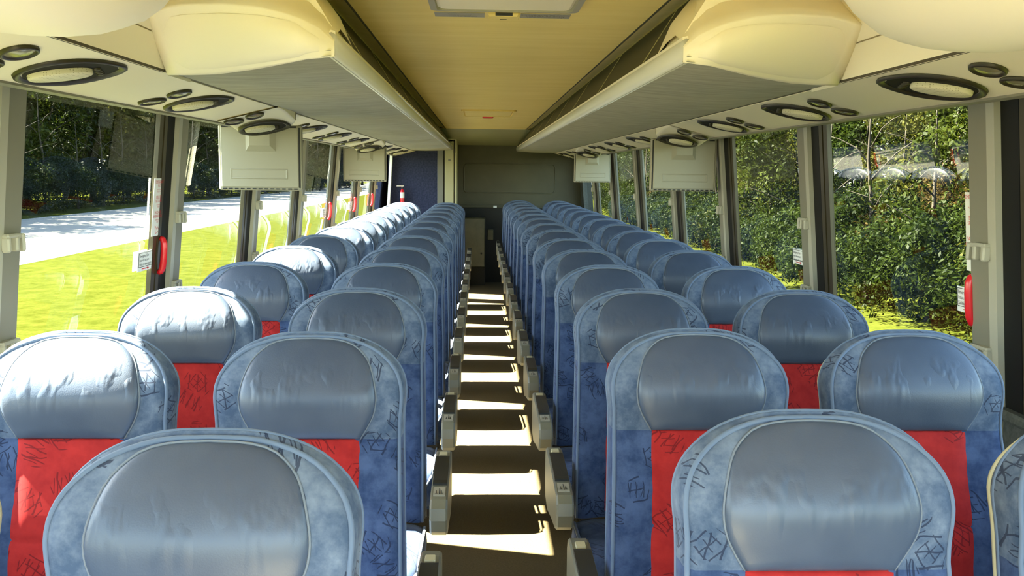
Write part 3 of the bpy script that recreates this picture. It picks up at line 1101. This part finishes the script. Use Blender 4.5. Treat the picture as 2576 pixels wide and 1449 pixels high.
# ------------------------------------------------------------------ flip-down monitors
def make_monitor(s):
    root = thing('flip_down_monitor', (0, 0, 0), '-', 'monitor', 'flip-down monitors under the service strips')
    # x: 0 = window edge, negative s = towards aisle ; y: 0 = face to the front ; z: 0 = bottom
    w, hgt = 0.365, 0.288

    def X(a):
        return -s * a
    hs = MB().box(X(0), X(w), 0.0, 0.050, 0.0, hgt, 0.006)
    obj('housing', hs, 'monitor', root)
    obj('face_plate', MB().box(X(0.012), X(w - 0.012), -0.006, 0.004, 0.014, hgt - 0.006, 0.003), 'monitor', root)
    obj('side_groove', MB().box(X(w - 0.011), X(w - 0.004), -0.0015, 0.01, 0.012, hgt - 0.01), 'slot', root)
    # raised truncated pyramid
    b0 = [(0.122, 0.262), (0.255, 0.262), (0.255, 0.172), (0.122, 0.172)]
    b1 = [(0.142, 0.258), (0.232, 0.258), (0.232, 0.198), (0.142, 0.198)]
    py = MB().rings([[(X(a), -0.0062, z) for a, z in b0], [(X(a), -0.024, z) for a, z in b1]], True, False, False, True)
    obj('hinge_boss', py, 'monitor', root)
    # recessed grip: four bevelled borders round a sunk plate
    rc = [(0.055, 0.093), (0.303, 0.093), (0.303, 0.053), (0.055, 0.053)]
    ri = [(0.062, 0.088), (0.297, 0.088), (0.297, 0.058), (0.062, 0.058)]
    ro = [(0.052, 0.096), (0.306, 0.096), (0.306, 0.050), (0.052, 0.050)]
    gp = MB().rings([[(X(a), -0.0058, z) for a, z in ro], [(X(a), -0.0085, z) for a, z in rc], [(X(a), -0.0064, z) for a, z in ri]], True, False, False, True)
    obj('grip_recess', gp, 'monitor', root)
    for k in range(13):
        a = 0.018 + k * 0.0262
        obj('vent_slot', MB().box(X(a), X(a + 0.015), -0.0075, 0.01, 0.004, 0.0095), 'slot', root)
    for a in (0.018, w - 0.05):
        obj('top_slot', MB().box(X(a), X(a + 0.03), -0.0075, 0.01, hgt - 0.012, hgt - 0.004), 'slot', root)
    # pod: a ramp swelling down out of the service strip, with a rounded rim ahead of the screen
    def strip_z(xx):
        return 0.2755 + 0.2468 * (xx - 0.14)
    lo, rim, up = [], [], []
    nx_, ny_ = 15, 11
    grid = []
    for j in range(ny_):
        row = []
        for k in range(nx_):
            q = -1 + 2 * k / (nx_ - 1)
            xx = 0.260 + q * 0.116
            yend = -0.022 - 0.15 * abs(q) ** 2.6
            y_ = -0.52 + (yend + 0.52) * j / (ny_ - 1)
            t = min(1, max(0, (y_ + 0.46) / 0.44))
            dep = 0.040 * t * t * (3 - 2 * t) + 0.0015
            row.append((X(xx), y_, strip_z(xx) - dep))
        grid.append(row)
    last = grid[-1]
    r1 = [(p[0], p[1] + 0.010, p[2] + 0.003) for p in last]
    r2 = [(p[0], p[1] + 0.016, p[2] + 0.014) for p in last]
    r3 = [(p[0], p[1] + 0.012, strip_z(-s * p[0]) + 0.004) for p in last]
    pod = MB().rings(grid + [r1, r2, r3], closed=False, smooth=True)
    for k in (0, nx_ - 1):
        e0 = [g_[k] for g_ in grid]
        pod.rings([e0, [(p[0], p[1], strip_z(-s * p[0]) + 0.004) for p in e0]], closed=False, smooth=False)
    obj('hinge_pod', pod, 'cream', root)
    obj('hinge_tab', MB().box(X(0.175), X(0.20), -0.030, 0.0, hgt - 0.04, hgt - 0.02, 0.003), 'cream', root)
    return root


for s, ys_ in MON_Y.items():
    proto = make_monitor(s)
    for i, y in enumerate(ys_):
        o = proto if i == 0 else copy_tree(proto)
        o.location = (s * 1.245 if s > 0 else -1.228, y, 1.380)
        o['label'] = 'folded-down pale plastic monitor on %s, %s one from the rear' % ('road side' if s < 0 else 'hedge side', ('second', 'first')[i])


# ------------------------------------------------------------------ roof hatches
def rrect(cx, cy, hx, hy, r, z, n=5):
    out = []
    for sx, sy, a0 in ((1, 1, 0), (-1, 1, 90), (-1, -1, 180), (1, -1, 270)):
        for k in range(n):
            a = R(a0 + k * 90 / (n - 1))
            out.append((cx + sx * (hx - r) + r * math.cos(a), cy + sy * (hy - r) + r * math.sin(a), z))
    return out


def make_hatch(yc, hy, red, label):
    root = thing('roof_hatch', (0, yc, 1.945), label, 'roof hatch', 'roof hatches')
    hx = 0.212
    obj('hatch_frame', MB().rings([rrect(0, 0, hx, hy, .03, 0.001), rrect(0, 0, hx, hy, .03, -0.012), rrect(0, 0, hx - .018, hy - .012, .022, -0.012), rrect(0, 0, hx - .02, hy - .014, .02, -0.002)], smooth=False), 'monitor' if not red else 'ceil', root)
    obj('hatch_lid', MB().rings([rrect(0, 0, hx - .02, hy - .014, .02, -0.003), rrect(0, 0, hx - .03, hy - .024, .02, -0.009), rrect(0, 0, .01, .01, .004, -0.010)], smooth=False), 'ceil' if red else 'cream2', root)
    lt = obj('latch', MB().box(-.046, .046, hy + 0.006, hy + 0.075, -0.022, 0.0, 0.006), 'red_plastic' if red else 'ceil', root)
    if not red:
        obj('latch_slot', MB().box(-.026, .024, hy + 0.0045, hy + 0.014, -0.020, -0.012), 'slot', lt)
        obj('latch_mark', MB().box(-.012, .008, hy + 0.055, hy + 0.061, -0.0228, -0.021), 'seam', lt)
    for k, x in enumerate((-0.132, 0.126)):
        pl = obj('notice_plate', MB().box(x - .075, x + .075, hy + 0.080, hy + 0.153, -0.0025, 0.0), 'plate', root)
        if not red:
            for q, tx in enumerate(('Emergency Exit', 'Issue de secours', 'Salida de emergencia') if k else ('Push lever and raise hatch', 'Pousser le levier', 'Empuje la palanca')):
                # reads the right way up for someone facing the front of the coach
                text('lettering', tx, 0.0175 if k else 0.010, 'ink_dark', pl, (x, hy + 0.138 - q * 0.0215, -0.0032), (-1, 0, 0), (0, 1, 0))
    return root


make_hatch(2.46, 0.30, False, 'near roof hatch with grey frame and two notice plates')
make_hatch(7.55, 0.36, True, 'plain roof hatch with red latch towards the rear')


# ------------------------------------------------------------------ seats
RECL = math.tan(R(11.5))
TOPZ = 1.12


def chaikin(p, it=2):
    for _ in range(it):
        q = [p[0]]
        for a, b in zip(p[:-1], p[1:]):
            q.append((a[0] * .75 + b[0] * .25, a[1] * .75 + b[1] * .25))
            q.append((a[0] * .25 + b[0] * .75, a[1] * .25 + b[1] * .75))
        q.append(p[-1])
        p = q
    return p


HALF = chaikin([(0, 0), (.058, .001), (.103, .011), (.140, .026), (.167, .045), (.187, .067), (.198, .093), (.201, .119), (.200, .14), (.197, .17), (.197, .215), (.200, .30), (.205, .45), (.206, .66)], 1)
OUT = [(-w, TOPZ - d) for w, d in reversed(HALF)] + [(w, TOPZ - d) for w, d in HALF[1:]]
LHALF = chaikin([(0, .008), (.048, .0095), (.084, .0175), (.108, .034), (.124, .052), (.135, .080), (.142, .11), (.143, .13), (.139, .155), (.128, .18), (.109, .211)], 1)
LOUT = [(-w, TOPZ - d) for w, d in reversed(LHALF)] + [(w, TOPZ - d) for w, d in LHALF[1:]]


def offset_curve(P, d):
    out = []
    for i, p in enumerate(P):
        a, b = P[max(0, i - 1)], P[min(len(P) - 1, i + 1)]
        tx, tz = b[0] - a[0], b[1] - a[1]
        l = math.hypot(tx, tz) or 1
        # outline runs left-bottom -> top -> right-bottom, inside is to the right of travel
        nx, nz = tz / l, -tx / l
        out.append((p[0] + nx * d, p[1] + nz * d))
    return out


def gauss(x, c, w):
    return math.exp(-((x - c) / w) ** 2)


def spine(z):
    d = TOPZ - z
    return -d * RECL - 0.020 * gauss(d, .42, .16) + 0.02 * gauss(d, 0.0, 0.05) - 0.02


def fB(x, z):
    d = TOPZ - z
    b = -0.032 * gauss(d, .12, .075) * (1 - 0.35 * (x / .2) ** 2)
    b -= 0.016 * max(0.0, min(1, (abs(x) - .11) / .06)) * max(0.0, min(1, (d - .2) / .1))
    return b


def front_y(x, z):
    return spine(z) + fB(x, z)


def tdep(z):
    t = min(1.0, max(0.0, (TOPZ - z) / .13))
    return .42 + .58 * t * t * (3 - 2 * t)


def make_seat_meshes():
    ms = {}
    # --- upholstered back
    mb = MB()
    rings = []
    for t in (0.0, 0.3, 0.55, 0.78):
        rings.append([(x * t, front_y(x * t, z), z) for x, z in offset_curve(OUT, .03)])
    for ins, dy in ((.03, 0), (.016, .0005), (.006, .006), (.001, .016), (0, .030), (-.002, .048), (.002, .062), (.012, .070)):
        rings.append([(x, front_y(x * .95, z) * (1 if dy < .02 else 0) + (spine(z) if dy >= .02 else 0) + dy * (1 if dy < .02 else tdep(z)), z) for x, z in offset_curve(OUT, ins)])
    rings.append([(x * .5, spine(z) + .077 * tdep(z), z) for x, z in offset_curve(OUT, .03)])
    rings.append([(0.0, spine(z) + .080 * tdep(z), z) for x, z in offset_curve(OUT, .04)])
    mb.rings(rings, closed=False, smooth=True)
    me = mb.mesh('backrest'); recalc(me); me.materials.append(M['blue']); ms['backrest'] = me
    # --- piping round the front edge, and a second welt where the side boxing ends
    mb = MB()
    mb.tube([(x, front_y(x, z) + .006, z) for x, z in offset_curve(OUT, .005)], .0042, 6)
    mb.tube([(x, spine(z) + .048 * tdep(z), z) for x, z in offset_curve(OUT, -.001)], .0030, 5)
    me = mb.mesh('piping'); recalc(me); me.materials.append(M['piping']); ms['piping'] = me
    # --- leather head pad
    mb = MB()
    rings = []
    zc = TOPZ - .12

    def pad(x, z, e):
        return front_y(x, z) - 0.0135 * e
    for t, e in ((1.0, -.25), (0.995, .25), (.975, .5), (.93, .70), (.82, .86), (.6, 0.97), (.35, 1), (.15, 1), (0.0, 1)):
        ring = []
        for x, z in LOUT:
            zz = zc + (z - zc) * (t if t > .9 else .9 + (t - .9) * 0.35)
            ring.append((x * t, pad(x * t, zz, e), zz))
        rings.append(ring)
    # close the loop along the lower seam
    cl = []
    for r_, (t, e) in zip(rings, ((1.0, -.25), (0.995, .25), (.975, .5), (.93, .70), (.82, .86), (.6, 0.97), (.35, 1), (.15, 1), (0.0, 1))):
        a, b = r_[-1], r_[0]
        ext = [(a[0] + (b[0] - a[0]) * k / 8, pad(a[0] + (b[0] - a[0]) * k / 8, a[2], e), a[2]) for k in range(1, 8)]
        cl.append(r_ + ext)
    mb.rings(cl, closed=True, smooth=True)
    me = mb.mesh('headrest_pad'); recalc(me); me.materials.append(M['leather']); ms['headrest_pad'] = me
    mb = MB()
    mb.tube([(x, front_y(x, z) - .0008, z) for x, z in offset_curve(LOUT, -.001)], .0020, 5)
    me = mb.mesh('pad_welt'); recalc(me); me.materials.append(M['stitch']); ms['pad_welt'] = me
    # --- red centre panel with a sewn crease
    mb = MB()
    rows = []
    zs = [.909, .905, .88, .82, .76, .725, .712, .706, .700, .69, .66, .6, .54, .48, .46]
    for z in zs:
        cre = 0.006 * gauss(z, .706, .008)
        hw = .109 + .010 * (0.909 - z) / .45
        e0 = 0.0 if z in (.909, .46) else 1
        row = []
        for k in range(13):
            u = -1 + 2 * k / 12
            e = min(1, (1 - abs(u)) * 8) * e0
            row.append((hw * u, front_y(hw * u, z) - .0075 * e - 0.001 + cre * e, z))
        rows.append(row)
    mb.rings(rows, closed=False, smooth=True)
    me = mb.mesh('centre_panel'); recalc(me); me.materials.append(M['red']); ms['centre_panel'] = me
    # --- rear shell
    mb = MB()
    rings = []
    SO = [p for p in OUT if p[1] > .50]
    for ins, dy in ((.010, .066), (.004, .070), (.006, .080), (.02, .090), (.05, .094)):
        rings.append([(x, spine(z) + dy * tdep(z), min(z, 1.108)) for x, z in offset_curve(SO, ins)])
    rings.append([(x * .5, spine(z) + .096, min(z, 1.09)) for x, z in offset_curve(SO, .05)])
    rings.append([(0.0, spine(z) + .096, min(z, 1.09)) for x, z in offset_curve(SO, .05)])
    mb.rings(rings, closed=False, smooth=True)
    me = mb.mesh('back_shell'); recalc(me); me.materials.append(M['shell']); ms['back_shell'] = me
    # --- seat cushion (rounded loft along its length)
    mb = MB()
    prof = []
    for y, zt, zb in ((-.15, .435, .36), (-.16, .455, .345), (-.22, .460, .335), (-.32, .466, .33), (-.42, .472, .33), (-.49, .472, .335), (-.525, .462, .345), (-.542, .435, .37), (-.547, .41, .39)):
        ring = []
        hw = .214 - (.02 if zt < .44 else 0)
        hh = (zt - zb) / 2
        zc_ = (zt + zb) / 2
        for k in range(20):
            t = 2 * math.pi * k / 20
            c_, s_ = math.cos(t), math.sin(t)
            ring.append((hw * math.copysign(abs(c_) ** .28, c_), y, zc_ + hh * math.copysign(abs(s_) ** .5, s_)))
        prof.append(ring)
    mb.rings(prof, True, True, True, True)
    me = mb.mesh('seat_cushion'); recalc(me); me.materials.append(M['blue']); ms['seat_cushion'] = me
    mb = MB()
    mb.tube([(-.209, -.18, .450), (-.209, -.32, .457), (-.209, -.47, .461), (-.205, -.515, .455), (-.19, -.54, .432), (0, -.549, .425), (.19, -.54, .432), (.205, -.515, .455), (.209, -.47, .461), (.209, -.32, .457), (.209, -.18, .450)], .005, 6)
    me = mb.mesh('cushion_piping'); recalc(me); me.materials.append(M['piping']); ms['cushion_piping'] = me
    # --- base frame and leg
    mb = MB().box(-.20, .20, -.50, -.12, .30, .345, .01)
    mb.box(-.06, -.01, -.18, -.10, .33, .52, .006)
    me = mb.mesh('seat_frame'); recalc(me); me.materials.append(M['metal_dark']); ms['seat_frame'] = me
    for sd_ in (-1, 1):
        mb = MB()
        mb.prism([(-.52, 0), (-.16, 0), (-.16, .03), (-.24, .06), (-.26, .31), (-.42, .31), (-.44, .06), (-.52, .03)], 'x', sd_ * .04 - .02, sd_ * .04 + .02)
        me = mb.mesh('leg'); recalc(me); me.materials.append(M['metal_dark']); ms['leg%d' % sd_] = me
        # --- armrest on the aisle side : body, pad, recline button, number plate
        xc = sd_ * .256
        mb = MB()
        pf = [(.05, .50), (.055, .585), (.04, .612), (0, .618), (-.28, .606), (-.355, .598), (-.378, .580), (-.385, .548), (-.372, .512), (-.34, .492), (-.20, .470), (-.05, .440), (.03, .455)]
        pi = [(y * .985 - .002, z + (.004 if z < .55 else -.004)) for y, z in pf]
        rr_ = []
        for dx, pr2 in ((-.024, pi), (-.019, pf), (.019, pf), (.024, pi)):
            rr_.append([(xc + dx, y, z) for y, z in pr2])
        mb.rings(rr_, True, False, True, True)
        me = mb.mesh('armrest'); recalc(me); me.materials.append(M['arm']); ms['armrest%d' % sd_] = me
        mb = MB().prism([(-.045, .615), (-.045, .6215), (-.06, .6245), (-.25, .6165), (-.268, .612), (-.268, .602)], 'x', xc - .020, xc + .020)
        me = mb.mesh('armrest_pad'); recalc(me); me.materials.append(M['arm_dark']); ms['armrest_pad%d' % sd_] = me
        mb = MB().box(xc - .012, xc + .012, -.036, -.004, .614, .6225, .002)
        me = mb.mesh('recline_button'); recalc(me); me.materials.append(M['shell']); ms['recline_button%d' % sd_] = me
        mb = MB().prism([(-.290, .604), (-.290, .6095), (-.338, .6045), (-.338, .598)], 'x', xc - .016, xc + .016)
        me = mb.mesh('number_plate'); recalc(me); me.materials.append(M['plate']); ms['number_plate%d' % sd_] = me
        mb = MB()
        for a in (-.008, .006):
            mb.box(xc + a - .004, xc + a + .004, -.330, -.3285, .598, .6055 + .0002)
            mb.box(xc + a - .0008, xc + a + .0008, -.330, -.312, .60, .6078)
        mb.box(xc - .0008, xc + .0008, -.334, -.296, .6, .6090)
        me = mb.mesh('plate_marks'); recalc(me); me.materials.append(M['ink_dark']); ms['plate_marks%d' % sd_] = me
    return ms


SM = make_seat_meshes()


def seat(x, y, aisle, label, group, tilt=0.0):
    root = thing('coach_seat', (x, y, 0), label, 'seat', group)

    def ch(name, key=None, parent=root, lab=None):
        o = bpy.data.objects.new(name, SM[key or name])
        COL.objects.link(o)
        o.parent = parent
        if lab:
            o['label'] = lab
        return o
    b = ch('backrest')
    ch('piping', parent=b)
    hp = ch('headrest_pad', lab='smooth grey-blue leather head pad')
    ch('pad_welt', parent=hp)
    ch('centre_panel', lab='red patterned centre panel of the back')
    ch('back_shell', lab='beige plastic rear shell')
    cu = ch('seat_cushion')
    ch('cushion_piping', parent=cu)
    ch('seat_frame')
    sg = -1 if x > 0 else 1       # direction of the aisle
    ch('leg', 'leg%d' % sg)
    if aisle:
        a = ch('armrest', 'armrest%d' % sg, lab='grey plastic aisle armrest')
        ch('armrest_pad', 'armrest_pad%d' % sg, a)
        ch('recline_button', 'recline_button%d' % sg, a)
        ch('number_plate', 'number_plate%d' % sg, a)
        ch('plate_marks', 'plate_marks%d' % sg, a)
    root.rotation_euler.x = tilt
    return root


XA, XW = 0.4277, 0.9207
NL, NR = 13, 15
for i in range(NL):
    y = 1.994 + .770 * (i - 1)
    k = NL - 1 - i
    for x, ais in ((-XA, True), (-XW, False)):
        seat(x, y, ais, 'blue and red coach %s seat on road side, %s row from the lavatory' % ('aisle' if ais else 'window', nth(k)), 'coach seats on the road side')
for i in range(NR):
    y = 2.067 + .731 * (i - 1)
    k = NR - 1 - i
    for x, ais in ((XA, True), (XW, False)):
        seat(x, y, ais, 'blue and red coach %s seat on hedge side, %s row from the rear wall' % ('aisle' if ais else 'window', nth(k)), 'coach seats on the hedge side')

# ------------------------------------------------------------------ lavatory, rear cabinet, extinguisher
lav = thing('lavatory_cubicle', (-0.77, 11.65, 0), 'blue carpeted lavatory cubicle with pale door post at the rear', 'lavatory')
obj('front_wall', MB().box(-.43, .18, 0, .05, 0, 1.96), 'blue_wall', lav)
obj('side_wall', MB().box(.36, .41, .06, .6, 0, 1.96), 'post_d', lav)
obj('door_jamb', MB().box(.18, .255, -.02, .06, 0, 1.96, .006), 'post_d', lav)
obj('jamb_gap', MB().box(.255, .272, 0.01, .06, 0, 1.90), 'black', lav)
obj('door_post', MB().box(.272, .385, -.025, .06, 0, 1.845, .01), 'post', lav)
obj('post_gap', MB().box(.385, .397, 0.0, .06, 0, 1.90), 'black', lav)
obj('door_frame', MB().box(.397, .425, -.03, .6, 0, 1.885, .006), 'post', lav)
obj('frame_head', MB().box(.255, .425, -.03, .06, 1.862, 1.89, .006), 'post', lav)
obj('overhead_box', MB().box(.20, .43, -.04, .4, 1.893, 1.955, .02), 'post_d', lav)
obj('hinge', MB().box(.385, .402, -.04, -.02, 1.70, 1.76, .004), 'black', lav)
obj('latch_plate', MB().box(.315, .345, -.030, -.024, 1.60, 1.625), 'post_d', lav)

cab = thing('rear_cabinet', (-0.13, 12.0, 0), 'low grey-green metal cabinet at the end of the aisle', 'cabinet')
obj('body', MB().box(-.15, .145, 0, .2, .24, .88, .012), 'cabinet', cab)
obj('plinth', MB().box(-.15, .145, .03, .2, 0, .24), 'black', cab)
obj('knob', MB().tube([(.095, -.012, .42), (.095, .004, .42)], .012, 8), 'black', cab)
sb = obj('switch_box', MB().box(-.04, .04, -.04, .0, 0, .14, .008), 'cabinet', None, (.085, 12.235, .58))
tag(sb, 'small pale switch box on the dark board beside the rear cabinet', 'switch box')

ex = thing('fire_extinguisher', (-1.02, 11.572, 1.02), 'small red fire extinguisher on the blue lavatory wall', 'fire extinguisher')
ex.scale = (.8, .8, .8)
rs = []
for z, r_ in ((0, .02), (.004, .03), (.02, .033), (.24, .033), (.265, .028), (.28, .014), (.29, .013)):
    rs.append([(r_ * math.cos(2 * math.pi * k / 14), r_ * math.sin(2 * math.pi * k / 14), z) for k in range(14)])
obj('cylinder', MB().rings(rs, True, True, True, True), 'red_plastic', ex)
obj('label_band', MB().rings([[(.0336 * math.cos(2 * math.pi * k / 14), .0336 * math.sin(2 * math.pi * k / 14), z) for k in range(14)] for z in (.15, .235)]), 'white_card', ex)
obj('valve', MB().box(-.015, .015, -.02, .02, .29, .325, .005), 'metal_dark', ex)
obj('lever', MB().box(-.09, .03, -.008, .008, .325, .338, .003), 'chrome', ex)
obj('bracket', MB().box(-.04, .04, .033, .1, .10, .13, .004), 'metal_dark', ex)
rp = struct_root('trim_%d' % trim_no[0], (-1.16, 11.42, .6), 'added white strip standing for a sunlit wall edge, rear road side')
trim_no[0] += 1
obj('sunlit_edge_strip', MB().add([(q[0] + 1.16, q[1] - 11.42, q[2] - .6) for q in [(x_, y_, z_) for z_ in (.6, TOPW) for x_ in (-1.135 - (TOPW - z_) * .06, -1.165 - (TOPW - z_) * .06) for y_ in (11.52, 11.62)]], leaned(-1, 0, 1, 0, 1, 0, 0)[1]), 'white_card', rp)  # strip added in white to give the wall edge its sunlit look

# ------------------------------------------------------------------ outside
GZ = -1.30
gm_ = MB()
gm_.add([(-13, -60, GZ), (120, -60, GZ), (120, 220, GZ), (-13, 220, GZ)], [(0, 1, 2, 3)])
gm_.add([(-160, -60, GZ), (-24, -60, GZ), (-24, 220, GZ), (-160, 220, GZ)], [(0, 1, 2, 3)])
tag(obj('lawn', gm_, 'grass'), 'sunlit mown lawn around the coach', 'lawn', kind='stuff')
rd = MB()
vs, fs = [], []
ny = 41
for k in range(ny):
    y = -60 + 280 * k / (ny - 1)
    xn = -13.0 + 0.0 * y
    vs += [(-13.0, y, GZ + .0), (-24.0, y, GZ + .0)]
for k in range(ny - 1):
    fs.append((2 * k, 2 * k + 1, 2 * k + 3, 2 * k + 2))
rd.add(vs, fs)
tag(obj('road', rd, 'road', None), 'pale sunlit asphalt road beyond the lawn', 'road', kind='structure')


def foliage(seed, rx, ry, h, z0, nleaf, size, nclump, spread=0.55):
    rr = np.random.RandomState(seed)
    cen = []
    while len(cen) < nclump:
        p = rr.uniform(-1, 1, 3)
        if np.linalg.norm(p) < 1:
            cen.append((p[0] * rx, p[1] * ry, z0 + (p[2] * .5 + .5) * h, rr.uniform(.55, 1.1) * spread))
    cen = np.array(cen)
    idx = rr.randint(0, nclump, nleaf)
    d = rr.normal(size=(nleaf, 3))
    d /= np.linalg.norm(d, axis=1)[:, None]
    rad = cen[idx, 3] * rr.uniform(.55, 1.05, nleaf)
    P = cen[idx, :3] + d * rad[:, None]
    P[:, 2] = np.maximum(P[:, 2], 0.03)
    nrm = d * .7 + rr.normal(size=(nleaf, 3)) * .6 + np.array([0, 0, .35])
    nrm /= np.linalg.norm(nrm, axis=1)[:, None]
    t = np.cross(nrm, rr.normal(size=(nleaf, 3)))
    t /= np.linalg.norm(t, axis=1)[:, None]
    b = np.cross(nrm, t)
    sz = size * rr.uniform(.6, 1.35, nleaf)[:, None]
    V = np.empty((nleaf, 4, 3))
    V[:, 0] = P - t * sz
    V[:, 1] = P + b * sz * .42 + nrm * sz * .12
    V[:, 2] = P + t * sz
    V[:, 3] = P - b * sz * .42 + nrm * sz * .12
    me = bpy.data.meshes.new('foliage')
    me.vertices.add(nleaf * 4)
    me.vertices.foreach_set('co', V.reshape(-1))
    me.loops.add(nleaf * 4)
    me.loops.foreach_set('vertex_index', np.arange(nleaf * 4))
    me.polygons.add(nleaf)
    me.polygons.foreach_set('loop_start', np.arange(0, nleaf * 4, 4))
    me.polygons.foreach_set('loop_total', np.full(nleaf, 4))
    me.update()
    me.validate()
    return me


def trunk_mesh(h, r, seed, nb=5):
    rr = random.Random(seed)
    mb = MB()
    lean = rr.uniform(-.08, .08)
    main = [(lean * h * t ** 1.5 + rr.uniform(-.05, .05), rr.uniform(-.05, .05), h * t) for t in (0, .08, .25, .45, .65, .85, 1)]
    mb.tube(main, [r * 1.4, r * 1.05, r, r * .85, r * .65, r * .4, r * .15], 8)
    for k in range(nb):
        t = rr.uniform(.3, .85)
        b = Vector((lean * h * t ** 1.5, 0, h * t))
        a = rr.uniform(0, 6.28)
        l = rr.uniform(.2, .4) * h
        d = Vector((math.cos(a), math.sin(a), rr.uniform(.3, .9)))
        mb.tube([b, b + d * l * .35 + Vector((0, 0, .1)), b + d * l * .7, b + d * l + Vector((0, 0, -.15))], [r * .4, r * .28, r * .18, r * .06], 6)
    me = mb.mesh('trunk')
    recalc(me)
    me.materials.append(M['bark'])
    return me


FOL = {}
for k, (mt, args) in enumerate((('leaf_a', (11, 1.7, 2.3, 5.6, 0.0, 16000, .066, 56, .60)),
                                ('leaf_b', (12, 1.6, 2.2, 5.0, 0.0, 14000, .062, 54, .58)),
                                ('leaf_c', (13, 1.7, 2.4, 6.2, 0.0, 16000, .068, 58, .62)),
                                ('leaf_d', (14, 1.4, 1.8, 3.2, 0.0, 9000, .058, 34, .50)))):
    me = foliage(*args)
    me.materials.append(M[mt])
    FOL[k] = me
TREE = {}
for k, (mt, args) in enumerate((('leaf_c', (21, 3.6, 3.8, 11.5, .8, 13000, .20, 60, 1.15)),
                                ('leaf_a', (22, 3.3, 3.6, 10.0, .6, 12000, .19, 55, 1.1)),
                                ('leaf_b', (23, 3.6, 4.0, 12.5, 1.2, 13000, .20, 60, 1.2)))):
    me = foliage(*args)
    me.materials.append(M[mt])
    TREE[k] = me
TRK = [trunk_mesh(4.6, .05, 3, 4), trunk_mesh(8.5, .20, 4, 7), trunk_mesh(10.5, .24, 5, 8)]
KB = ['mid green', 'olive green', 'dark green', 'russet and green']


def plant(name, loc, fol, trk, rz, sc, label, cat, group):
    t = thing(name, loc, label, cat, group, rz)
    t.scale = (sc, sc, sc)
    f = bpy.data.objects.new('foliage', fol)
    COL.objects.link(f)
    f.parent = t
    f['kind'] = 'stuff'
    q = bpy.data.objects.new('trunk', trk)
    COL.objects.link(q)
    q.parent = t
    return t


rb = random.Random(31)
y = 9.0
i = 0
while y < 66:
    kd = (0, 2, 1, 0, 3, 1, 2, 0, 1)[i % 9]
    x = 9.6 + rb.uniform(-.4, .6)
    plant('hedge_shrub', (x, y, GZ), FOL[kd], TRK[0], rb.uniform(0, 6.28), rb.uniform(.92, 1.12), 'tall %s shrub in the front row of the hedge by the lawn' % KB[kd], 'shrub', 'hedge shrubs in the front row')
    y += 2.35 + y * .018
    i += 1
UND = foliage(15, 1.5, 1.9, 2.4, 0.0, 12000, .052, 40, .55)
UND.materials.append(M['leaf_c'])
y = 8.0
i = 0
while y < 60:
    plant('undergrowth_bush', (8.7 + rb.uniform(-.3, .3), y, GZ), UND, TRK[0], rb.uniform(0, 6.28), rb.uniform(.8, 1.05), 'low dark undergrowth bush at the foot of the hedge', 'bush', 'undergrowth at the foot of the hedge')
    y += 2.2 + y * .015
    i += 1
y = 30.0
i = 0
while y < 150:
    plant('roadside_bush', (-26.8 + rb.uniform(-.4, .4) + (max(0, y - 80) * .10), y, GZ), UND, TRK[0], rb.uniform(0, 6.28), rb.uniform(1.2, 1.7), 'dark low bush under the trees across the road', 'bush', 'bushes across the road')
    y += 3.2 + y * .02
    i += 1
y = 10.0
i = 0
while y < 95:
    kd = (1, 0, 2)[i % 3]
    plant('hedge_tree', (13.5 + rb.uniform(-.6, 1.0), y, GZ), TREE[kd], TRK[1 + i % 2], rb.uniform(0, 6.28), rb.uniform(.9, 1.1), '%s leafy tree standing behind the hedge shrubs' % ('mid green', 'olive green', 'dark green')[(1, 0, 2).index(kd) if False else (0 if kd == 1 else 1 if kd == 2 else 2)], 'tree', 'trees behind the hedge')
    y += 4.0 + y * .02
    i += 1
y = 26.0
i = 0
while y < 190:
    kd = (0, 1, 0, 2)[i % 4]
    plant('roadside_tree', (-30.5 + rb.uniform(-1.5, 1.0) + (max(0, y - 80) * .10), y, GZ), TREE[kd], TRK[1 + i % 2], rb.uniform(0, 6.28), rb.uniform(.95, 1.2), '%s tree in the belt across the road' % ('dark green', 'mid green', 'olive green')[kd], 'tree', 'trees across the road')
    plant('background_tree', (-38 + rb.uniform(-2, 2) + (max(0, y - 80) * .10), y + 3, GZ), TREE[(kd + 1) % 3], TRK[1 + i % 2], rb.uniform(0, 6.28), rb.uniform(1.1, 1.35), 'taller %s tree deeper in the wood across the road' % ('dark green', 'mid green', 'olive green')[(kd + 1) % 3], 'tree', 'trees deeper in the wood')
    y += 5.5 + y * .03
    i += 1
